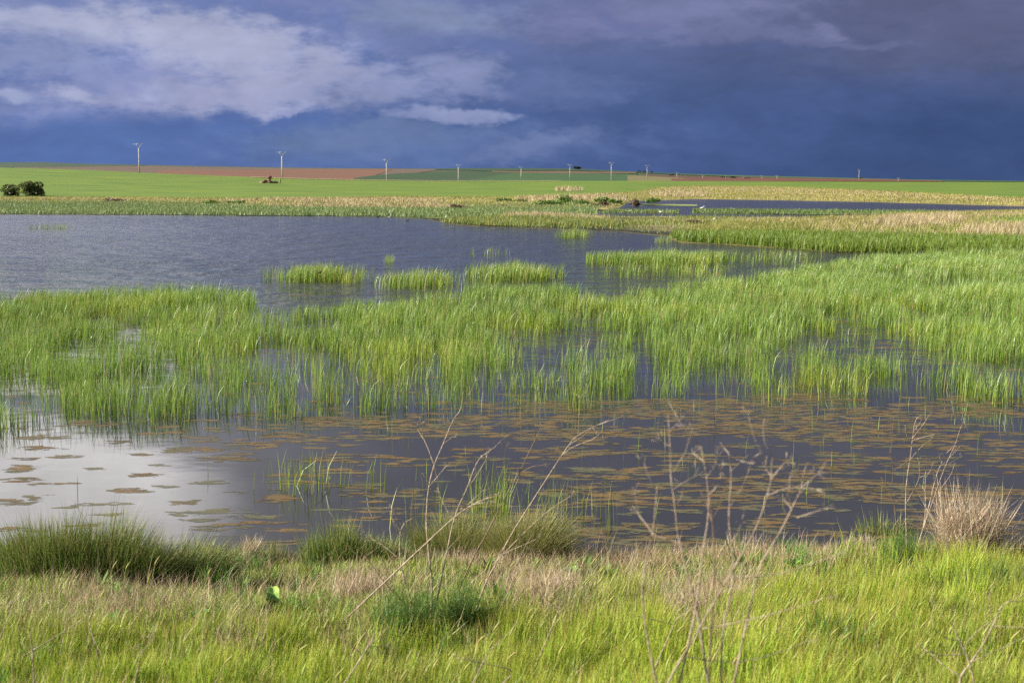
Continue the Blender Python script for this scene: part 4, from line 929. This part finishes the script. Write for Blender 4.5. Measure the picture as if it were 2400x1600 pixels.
B = [([(1566, 1600), (1586, 1560), (1628, 1493), (1651, 1449), (1695, 1375), (1740, 1295), (1766, 1251), (1789, 1195), (1810, 1118), (1807, 1093), (1813, 1062)], [[(1810, 1118), (1795, 1098)], [(1810, 1118), (1843, 1080)], [(1800, 1160), (1850, 1140), (1912, 1146)], [(1850, 1140), (1852, 1115)], [(1695, 1375), (1685, 1358), (1676, 1340)], [(1715, 1352), (1820, 1347), (1900, 1320), (1965, 1300)], [(1607, 1538), (1680, 1550), (1740, 1551), (1820, 1531), (1892, 1502)], [(1646, 1472), (1740, 1456), (1840, 1430), (1945, 1398)], [(1690, 1390), (1724, 1374)]]),
     ([(1720, 1600), (1745, 1480), (1780, 1324), (1799, 1294), (1827, 1250), (1856, 1192), (1879, 1144), (1881, 1121), (1892, 1083)], [[(1881, 1121), (1861, 1098)], [(1879, 1142), (1916, 1110)], [(1868, 1212), (1932, 1192)], [(1856, 1190), (1846, 1150)], [(1856, 1192), (1838, 1170)]]),
     ([(1690, 1600), (1692, 1480), (1716, 1380), (1720, 1306), (1713, 1266), (1708, 1220), (1710, 1174), (1715, 1113), (1708, 1060)], [[(1712, 1122), (1683, 1102)], [(1715, 1102), (1738, 1080)], [(1738, 1080), (1750, 1084)], [(1708, 1062), (1698, 1050)]]),
     ([(1612, 1515), (1617, 1493), (1635, 1406), (1644, 1317), (1649, 1282), (1662, 1205), (1660, 1141), (1650, 1078), (1641, 1043)], [[(1650, 1080), (1624, 1062)], [(1652, 1090), (1630, 1076)], [(1662, 1160), (1688, 1130), (1690, 1106)], [(1644, 1044), (1632, 1044)]]),
     ([(1640, 1470), (1631, 1411), (1615, 1362), (1598, 1289), (1588, 1250), (1582, 1180), (1572, 1123), (1572, 1057), (1566, 972)], [[(1580, 1145), (1627, 1116)], [(1570, 1045), (1556, 1037)], [(1570, 1010), (1585, 995)]]),
     ([(1539, 1600), (1517, 1495), (1505, 1406), (1508, 1339), (1530, 1250), (1538, 1180), (1540, 1140)], [[(1534, 1254), (1512, 1225), (1493, 1200)], [(1534, 1254), (1560, 1262), (1585, 1268), (1634, 1292), (1670, 1302)]]),
     ([(1660, 1600), (1665, 1500), (1672, 1380), (1675, 1300), (1670, 1230), (1664, 1150)], [[(1668, 1220), (1655, 1175)]])]
plant('big blurred dead fennel with forked stalks, right of centre foreground', 5.6, B, .0042, dark=(6,))
Cc = [([(2110, 1320), (2099, 1218), (2097, 1180), (2080, 1148), (2065, 1118)], [[(2097, 1180), (2112, 1165), (2125, 1154)], [(2065, 1118), (2089, 1144), (2094, 1103), (2088, 1067)], [(2088, 1067), (2082, 1029), (2068, 1003)], [(2094, 1103), (2127, 1080)], [(2082, 1029), (2088, 1018)], [(2088, 1060), (2093, 990)]]),
      ([(2125, 1275), (2122, 1180), (2125, 1123), (2133, 1077), (2139, 1026), (2145, 981), (2161, 973)], [[(2133, 1077), (2158, 1047), (2179, 1032)], [(2139, 1026), (2163, 996), (2177, 973)], [(2122, 1182), (2143, 1146), (2156, 1118), (2154, 1080)], [(2141, 1031), (2182, 1019)], [(2156, 1118), (2170, 1112)], [(2148, 1008), (2147, 985)]]),
      ([(2150, 1280), (2168, 1225), (2186, 1174), (2204, 1123), (2217, 1088), (2240, 1039)], [[(2240, 1039), (2247, 1015), (2255, 993)], [(2201, 1149), (2229, 1113), (2235, 1093)], [(2217, 1090), (2249, 1072)], [(2225, 1072), (2246, 1052)], [(2217, 1063), (2232, 1047)]]),
      ([(2158, 1262), (2170, 1205), (2168, 1149), (2170, 1103)], [[(2168, 1150), (2161, 1139)]]),
      ([(2160, 1250), (2179, 1180), (2189, 1134), (2201, 1095), (2209, 1080)], [[(2189, 1134), (2188, 1116)]])]
plant('branching dead fennel standing at the shore near the right edge', 15.3, Cc, .0062, dark=(0,))
D = [([(2249, 1600), (2251, 1583), (2275, 1552), (2306, 1507), (2329, 1461), (2344, 1422), (2364, 1407), (2410, 1409)], [[(2329, 1461), (2318, 1420), (2316, 1390)], [(2328, 1466), (2365, 1469), (2410, 1468)], [(2279, 1549), (2325, 1528), (2410, 1488)], [(2251, 1583), (2210, 1558), (2184, 1531), (2164, 1518)], [(2322, 1455), (2290, 1478), (2268, 1503)]]),
     ([(2283, 1600), (2275, 1554), (2249, 1501), (2230, 1457)], [[(2249, 1501), (2215, 1495), (2190, 1475)], [(2262, 1530), (2210, 1537), (2182, 1527)]])]
plant('small forked dead twig plant in the bottom right corner', 7.2, D, .0050)
small = [('pale broken stalk standing at the bottom left corner', 7.4, [([(80, 1600), (76, 1525), (70, 1467)], [])], .006),
         ('short slanting dry stalk at the bottom, left of centre', 7.6, [([(316, 1600), (333, 1522)], [])], .006),
         ('leaning dry stalks in the grass at left', 10.0, [([(143, 1525), (155, 1455), (167, 1406), (172, 1392)], [[(160, 1440), (190, 1410)]]), ([(102, 1508), (190, 1455), (238, 1406)], []), ([(206, 1442), (192, 1384), (172, 1375)], [[(192, 1384), (180, 1372)]]), ([(10, 1470), (30, 1420), (42, 1388)], [])], .004),
         ('dry forked twig in the grass below the green fennel', 8.2, [([(807, 1600), (864, 1515), (882, 1474)], [[(850, 1535), (825, 1510), (805, 1500)], [(864, 1515), (905, 1512)]])], .005),
         ('dry slanting stalk at the bottom centre', 7.8, [([(1109, 1600), (1130, 1555), (1150, 1518)], [[(1125, 1570), (1108, 1550)]]), ([(1180, 1600), (1210, 1570), (1145, 1556)], [])], .005),
         ('thin forked dry stalk in the grass at bottom centre', 9.6, [([(1263, 1542), (1285, 1490), (1310, 1430), (1314, 1399)], [[(1310, 1430), (1280, 1402), (1256, 1379)]])], .005),
         ('thin forked dry twig left of the big blurred stems', 8.6, [([(1550, 1530), (1572, 1480), (1584, 1450), (1600, 1440), (1640, 1415)], [[(1584, 1450), (1575, 1415), (1560, 1390)], [(1576, 1462), (1530, 1450), (1490, 1443)]])], .004),
         ('two thin dry stalks leaning in the left turf', 11.5, [([(548, 1505), (535, 1450), (522, 1405)], []), ([(268, 1515), (271, 1460), (272, 1415)], [])], .004)]
for lab, Y0, st_, r0 in small: plant(lab, Y0, st_, r0, 'dry_stalk')

# ------------------------------------------------------------------ far things: poles, heap, bushes, trees, birds
M_conc = plain('pole_concrete', alb(206, 200, 190), .8, .1, .8)
M_steel = plain('galvanised_steel', alb(176, 180, 190), .5, .1, 2)
def cyl(p0, p1, r, s=6): return tube([np.array(p0, float), np.array(p1, float)], [r, r], s)
def hit_field(xP, yP, Ya=200, Yb=650):
    Ys = np.linspace(Ya, Yb, 2000); k = float(lat(np.array(xP*S), np.array(yP*S))); f = CAMZ+slope(yP*S)*Ys-Zfun(Ys, np.full_like(Ys, k))
    i_ = int(np.argmax(f <= 0)) if (f <= 0).any() else int(np.argmin(np.abs(f)))
    return np.array([k*Ys[i_], Ys[i_], float(Zfun(Ys[i_], k))+.06])
PO = [(320, 330, 640, 'first power pole from the left, on the crop ridge'), (648, 349, 648, 'second power pole from the left, behind the rubble heap'), (888, 366, 800, 'third power pole from the left, before the dark green hill field'), (1053, 378, 1010, 'fourth power pole from the left, over the dark green hill field'), (1197, 383, 1180, 'fifth power pole from the left, thin against the brown hill strip'), (1309, 378, 1150, 'thin power pole just left of the lone hill tree'), (1404, 373, 1000, 'tall power pole just right of the lone hill tree'), (1486, 380, 1250, 'power pole above the olive stubble field'), (1555, 396, 1450, 'small pole at the right end of the olive stubble'), (1614, 401, 1500, 'small pole at the left end of the red ploughed field'), (1667, 404.5, 1550, 'small pole between dark shrub rows on the ploughed field'), (1708, 406, 1600, 'tiny pole on the ploughed field, left of the pair'), (1750, 403.5, 1500, 'left pole of the pair on the red ploughed field'), (1785, 402.5, 1480, 'right pole of the pair on the red ploughed field'), (1973, 389, 1500, 'tall faint pole on the skyline over the ploughed field'), (2064, 408.5, 1500, 'tiny far pole at the right end of the ploughed field')]
for i_, (xp, yt, Yp, lab) in enumerate(PO):
    k = float(lat(np.array(xp*S), np.array(400*S))); bz = float(Zfun(Yp, k)); zt = CAMZ+float(slope(yt*S))*Yp; hh = zt-bz
    e = empty('power_pole', (k*Yp, Yp, bz)); tag(e, lab, 'power pole', 'power poles along the fields')
    big = i_ < 8; sc1 = 1.0 if big else .7
    top = hh-(1.6*sc1); r1 = .20 if i_ < 5 else .17
    mesh_np('pole', *tube([(0, 0, -.3), (0, 0, top)], [r1*1.35, r1], 8), M_conc, e, smooth=True)
    ar = []
    for s_ in (-1, 1):
        ar += [cyl((0, 0, top-.1), (s_*1.15*sc1, 0, hh-.1), .10), cyl((s_*1.15*sc1, 0, hh-.1), (s_*2.1*sc1, 0, hh-.25), .08)]
    ar.append(cyl((-1.15*sc1, 0, hh-.1), (1.15*sc1, 0, hh-.1), .08))
    arm = mesh_np('cross_arm', *join(ar), M_steel, e)
    for s_ in (-2.05, 0, 2.05):
        mesh_np('insulator', *tube([(s_*sc1, 0, hh-.2), (s_*sc1, 0, hh-.4), (s_*sc1, 0, hh-.75)], [.04, .10, .08], 6), plain('insulator_glass', alb(150, 168, 170), .3), arm)
# rubble heap and marker stone in the crop
M_stone = [plain('stone_'+str(i_), c1, .9, .2, 1.5, .5) for i_, c1 in enumerate((alb(168, 128, 98)*.8, alb(142, 102, 80)*.8, alb(184, 158, 128)*.8))]
def stone(sx, sy, sz, seed):
    r_ = np.random.default_rng(seed); V_, F_ = [], []
    for a in (-1, -.35, .35, 1):
        rr = math.sqrt(max(.12, 1-a*a*.8))
        for k_ in range(7):
            an = k_/7*6.283; j = 1+r_.normal(0, .14); V_.append((math.cos(an)*rr*sx*j, math.sin(an)*rr*sy*j, a*sz*(1+r_.normal(0, .08))))
    for a in range(3):
        for k_ in range(7):
            A_, B_ = a*7+k_, a*7+(k_+1) % 7; F_.append((A_, B_, B_+7, A_+7))
    v_ = np.array(V_); f_ = [(a, b1, c1) for a, b1, c1, d1 in F_]+[(a, c1, d1) for a, b1, c1, d1 in F_]
    for k_ in range(1, 6): f_ += [(0, k_+1, k_), (21, 21+k_, 22+k_)]
    return v_, np.array(f_)
hp = hit_field(620, 421.5); e = empty('rubble_heap', hp); tag(e, 'reddish rubble heap in the crop field by the second pole', 'rubble heap')
for q in range(26):
    t = random.uniform(-1, 1); lo = random.random() < .6
    xx_ = t*2.9 if lo else random.gauss(-.6, .5); zz_ = .25 if lo else random.uniform(.5, 2.0); s_ = random.uniform(.3, .6)
    if not lo: xx_ *= max(.15, (2.2-zz_)/2)
    o_ = mesh_np('stone', *stone(s_*1.3, s_, s_*.7, q), random.choice(M_stone), e); o_.location = (xx_, random.gauss(0, .6), zz_)
p = hit_field(643, 421.5); e = empty('marker_stone', p); tag(e, 'upright stone post in the crop right of the rubble heap', 'stone post')
v_, f_ = stone(.32, .32, .75, 77); o_ = mesh_np('stone', v_, f_, M_stone[2], e); o_.location = (0, 0, .65)

# leafy bushes
def leafy(name, label, cat, pos, rx, ry, rz, n, pal, leaf, trunk=True, lumps=12, base=.1, group=None):
    e = empty(name, pos); tag(e, label, cat, group)
    r_ = rng; L = []
    for q in range(lumps):
        a = r_.uniform(0, 6.28); rr = r_.uniform(.15, .75)
        L.append((math.cos(a)*rr*rx, math.sin(a)*rr*ry, rz*r_.uniform(base, 1.4), r_.uniform(.34, .58)))
    L = np.array(L); k_ = r_.integers(0, lumps, n); d = r_.normal(0, 1, (n, 3)); d /= np.linalg.norm(d, axis=1)[:, None]
    rad = r_.uniform(.55, 1.08, n)**.6*L[k_, 3]
    p = L[k_, :3]+d*rad[:, None]*np.array([rx, ry, rz]); p[:, 2] = np.maximum(p[:, 2], .05)
    a = r_.normal(0, 1, (n, 3)); a /= np.linalg.norm(a, axis=1)[:, None]; b2 = np.cross(a, r_.normal(0, 1, (n, 3))); b2 /= np.linalg.norm(b2, axis=1)[:, None]
    s_ = leaf*r_.uniform(.6, 1.4, n)[:, None]
    v_ = np.stack([p-a*s_*.5, p+b2*s_*.45, p+a*s_, p-b2*s_*.45], 1).reshape(-1, 3); i_ = np.arange(n)[:, None]*4
    f_ = np.concatenate([i_+np.array([[0, 1, 2]]), i_+np.array([[0, 2, 3]])], 1).reshape(-1, 3)
    stuff(mesh_np('crown', v_, f_, M_blade, e, np.repeat(pick(pal, n, .2), 4, 0)), None)
    if trunk:
        tr = [tube(smooth_line([np.array([0, 0, -.1]), L[q, :3]*np.array([.3, .3, .5]), L[q, :3]], 2), [.10, .09, .06, .03], 5) for q in range(min(5, lumps))]
        mesh_np('trunk', *join(tr), plain('bark', alb(92, 76, 60), .9, .2, 8, .4), e)
    return e
DK = [alb(108, 118, 60), alb(84, 98, 46), alb(136, 140, 80), alb(64, 76, 38)]
p = hit_field(24, 450.5); leafy('shrub', 'smaller dark rounded shrub at the far left edge of the crop', 'shrub', p, 2.1, 1.8, 1.25, 1700, DK, .26)
p = hit_field(73, 451); leafy('shrub', 'larger dark rounded shrub beside the smaller one, far left', 'shrub', p, 2.7, 2.2, 1.6, 2800, DK, .26, lumps=18)
def hill_pos(xP, yP, Y): 
    k = float(lat(np.array(xP*S), np.array(yP*S))); return np.array([k*Y, Y, float(Zfun(Y, k))])
leafy('tree', 'lone dark round tree on the hilltop skyline', 'tree', hill_pos(1326, 392, 2150), 4.6, 4, 2.2, 1500, [alb(44, 62, 44), alb(58, 76, 50)], .7, base=.6)
for q, (xp, yp, Yt, rx, rz, lab) in enumerate([(1468, 399, 2150, 2.4, 1.3, 'tiny dark tree on the skyline, leftmost of the distant row'), (1478, 399.5, 2150, 2.6, 1.2, 'tiny dark tree on the skyline, middle of the distant row'), (1484, 400, 2150, 1.8, 1.0, 'tiny low dark bush on the skyline in the distant row'), (1496, 400.5, 2150, 2.6, 1.6, 'tiny dark tree on the skyline, rightmost of the distant row'), (1662, 413, 1650, 3.6, 1.0, 'dark shrub row at the left on the red ploughed field'), (1684, 414, 1600, 4.0, 1.0, 'dark shrub row right of a small pole on ploughed field'), (1715, 415, 1560, 4.5, .8, 'low dark hedge on the ploughed field'), (1543, 410, 1800, 3.6, .8, 'low dark bush on the hill above the olive stubble'), (1972, 411, 2150, 5.0, .9, 'low dark bush at the foot of the tall faint pole')]):
    leafy('bush', lab, 'bush', hill_pos(xp, yp, Yt), rx, 2.5, rz, 420, [alb(44, 60, 48), alb(58, 72, 52)], .6, trunk=False, base=.2, lumps=6)
SH = [alb(116, 154, 66), alb(98, 134, 56), alb(140, 168, 80)]; BR = [alb(142, 122, 98), alb(116, 98, 80), alb(164, 144, 116)]
for xp, yp, rx, rz, pal, nm, lab in [(1165, 466, 2.0, .45, SH, 'shrub', 'low green shrub on the far bank, left of the pair of bushes'), (1200, 467, 1.5, .35, SH, 'shrub', 'small low green shrub on the far bank beside left shrub'), (1300, 469, 2.4, .8, SH, 'shrub', 'green shrub on the far bank in front of pink reeds'), (1268, 473, 2.6, .5, SH, 'shrub', 'wide low green shrub at the far bank water edge'), (1345, 472, 2.2, .5, SH, 'shrub', 'low green shrub between pink reeds and far bank edge'), (1388, 469.5, 2.2, .75, SH, 'shrub', 'green shrub at the right end of the far bank'), (1412, 470, 1.5, .45, SH, 'shrub', 'small green shrub at the very tip of far bank'), (1047, 480, 1.3, .35, BR, 'brown_tussock', 'dark brown tussock at the right end of left pink reeds'), (1380, 474, 1.6, .4, BR, 'brown_tussock', 'brown tussock before the green shrub on the far bank'), (1455, 472, 1.0, .5, BR, 'brown_tussock', 'small round brown tussock standing by the back pond'), (540, 470, 1.8, .5, SH, 'shrub', 'dark tuft in the far left bank grass, right one'), (485, 470, 1.6, .4, SH, 'shrub', 'dark tuft in the far left bank grass, centre one'), (265, 465, 2.2, .4, BR, 'brown_tussock', 'grey-brown tuft in the far left bank grass'), (1500, 464, 1.8, .35, SH, 'shrub', 'dark low shrub on the far side of the back pond'), (1165, 443, 1.2, .3, BR, 'brown_tussock', 'brown speck of brush in the crop field centre')]:
    Yp = float(depth_of(yp*S, .1)); p = np.array([float(lat(np.array(xp*S), np.array(yp*S)))*Yp, Yp, .08])
    leafy(nm, lab, 'shrub' if nm == 'shrub' else 'tussock', p, rx, 1.2, rz, 500, pal, .22, trunk=False, base=.2, lumps=7)
for xp, yp, rx, rz, lab in [(1425, 516, 1.0, .22, 'brown tussock at the right end of the spit grass'), (1605, 512, 1.2, .16, 'flat brown heap on the mud by the small pool')]:
    Yp = float(depth_of(yp*S, .1)); p = np.array([float(lat(np.array(xp*S), np.array(yp*S)))*Yp, Yp, .08])
    leafy('brown_tussock', lab, 'tussock', p, rx, .7, rz, 420, BR, .10, trunk=False, base=.2, lumps=6)

# birds: one lofted body each, tail to beak
MB = {'white': plain('white_plumage', (.8, .8, .78), .7, .04), 'black': plain('black_plumage', (.012, .012, .014), .6, .1), 'bill': plain('bill_horn', alb(190, 120, 60), .5)}
def bird(label, xP, yP, s, head, body='white', facing=1, legs=True, z=0.0, cat='bird'):
    Yp = float(depth_of(yP*S, z)); x0 = float(lat(np.array(xP*S), np.array(yP*S)))*Yp
    e = empty('bird', (x0, Yp, z)); tag(e, label, cat)
    lz = .16*s if legs else -.02*s
    sp_ = [(-.34, .02), (-.22, .03), (-.08, .05), (.08, .07), (.18, .12), (.21, .20), (.23, .27), (.28, .29), (.33, .28)]
    rd = [.01, .05, .095, .09, .055, .032, .030, .036, .012]
    pts = np.array([(a*facing*s, 0, lz+(b1+.09)*s) for a, b1 in sp_])
    mesh_np('body', *tube(pts, np.array(rd)*s, 8), MB[body], e, smooth=True)
    hb = mesh_np('head', *tube(pts[5:]+np.array([0, 0, .002]), np.array(rd[5:])*1.12*s, 8), MB[head], e, smooth=True)
    mesh_np('bill', *tube([pts[-1], pts[-1]+np.array([.06*facing*s, 0, -.01*s])], [.012*s, .003*s], 5), MB['bill'], hb)
    for sg in (-1, 1):
        wp = pts[1:5]+np.array([0, sg*.055*s, .03*s]); mesh_np('wing', *tube(wp, np.array([.012, .05, .06, .03])*s, 6), MB['black' if body == 'black' or head == 'black' else 'white'], e, smooth=True)
        if legs: mesh_np('leg', *tube([(0.02*s, sg*.03*s, lz+.07*s), (0.02*s, sg*.03*s, -.01)], [.012*s, .010*s], 4), MB['bill'], e)
bird('small white bird standing in shallows, leftmost of three', 1447, 488.5, 0.61, 'white', z=.03)
bird('white bird standing by the channel, middle of three', 1519, 492.5, 0.86, 'white', facing=-1, z=.03)
bird('white bird standing upright at pond edge, rightmost of three', 1613, 482.5, 0.94, 'white', z=.03)
bird('black and white bird standing on the marsh mud', 1645, 508, 0.83, 'black', facing=1, z=.08)
bird('black waterbird swimming at the back of the lake, centre', 936, 508, 0.54, 'black', 'black', legs=False)
bird('black and white duck on the water at spit, right one', 897, 499, 0.65, 'black', legs=False)
bird('dark duck on the water at spit, left one', 868, 499, 0.58, 'black', 'black', legs=False)
bird('black bird on the mud between far bank and spit', 1212, 490.5, 0.65, 'black', 'black', z=.06)
bird('small black bird on mud right of the other dark bird', 1271, 493.5, 0.43, 'black', 'black', z=.06)
bird('black coot at the front edge of the marsh spit', 1372, 523, 0.54, 'black', 'black', legs=False, z=.08, facing=-1)
bird('tiny white bird low on the marsh mud', 1777, 518, 0.29, 'white', z=.12)
bird('small dark bird half hidden in the left reed clump', 735, 628, 0.30, 'black', 'black', legs=False, z=.45)
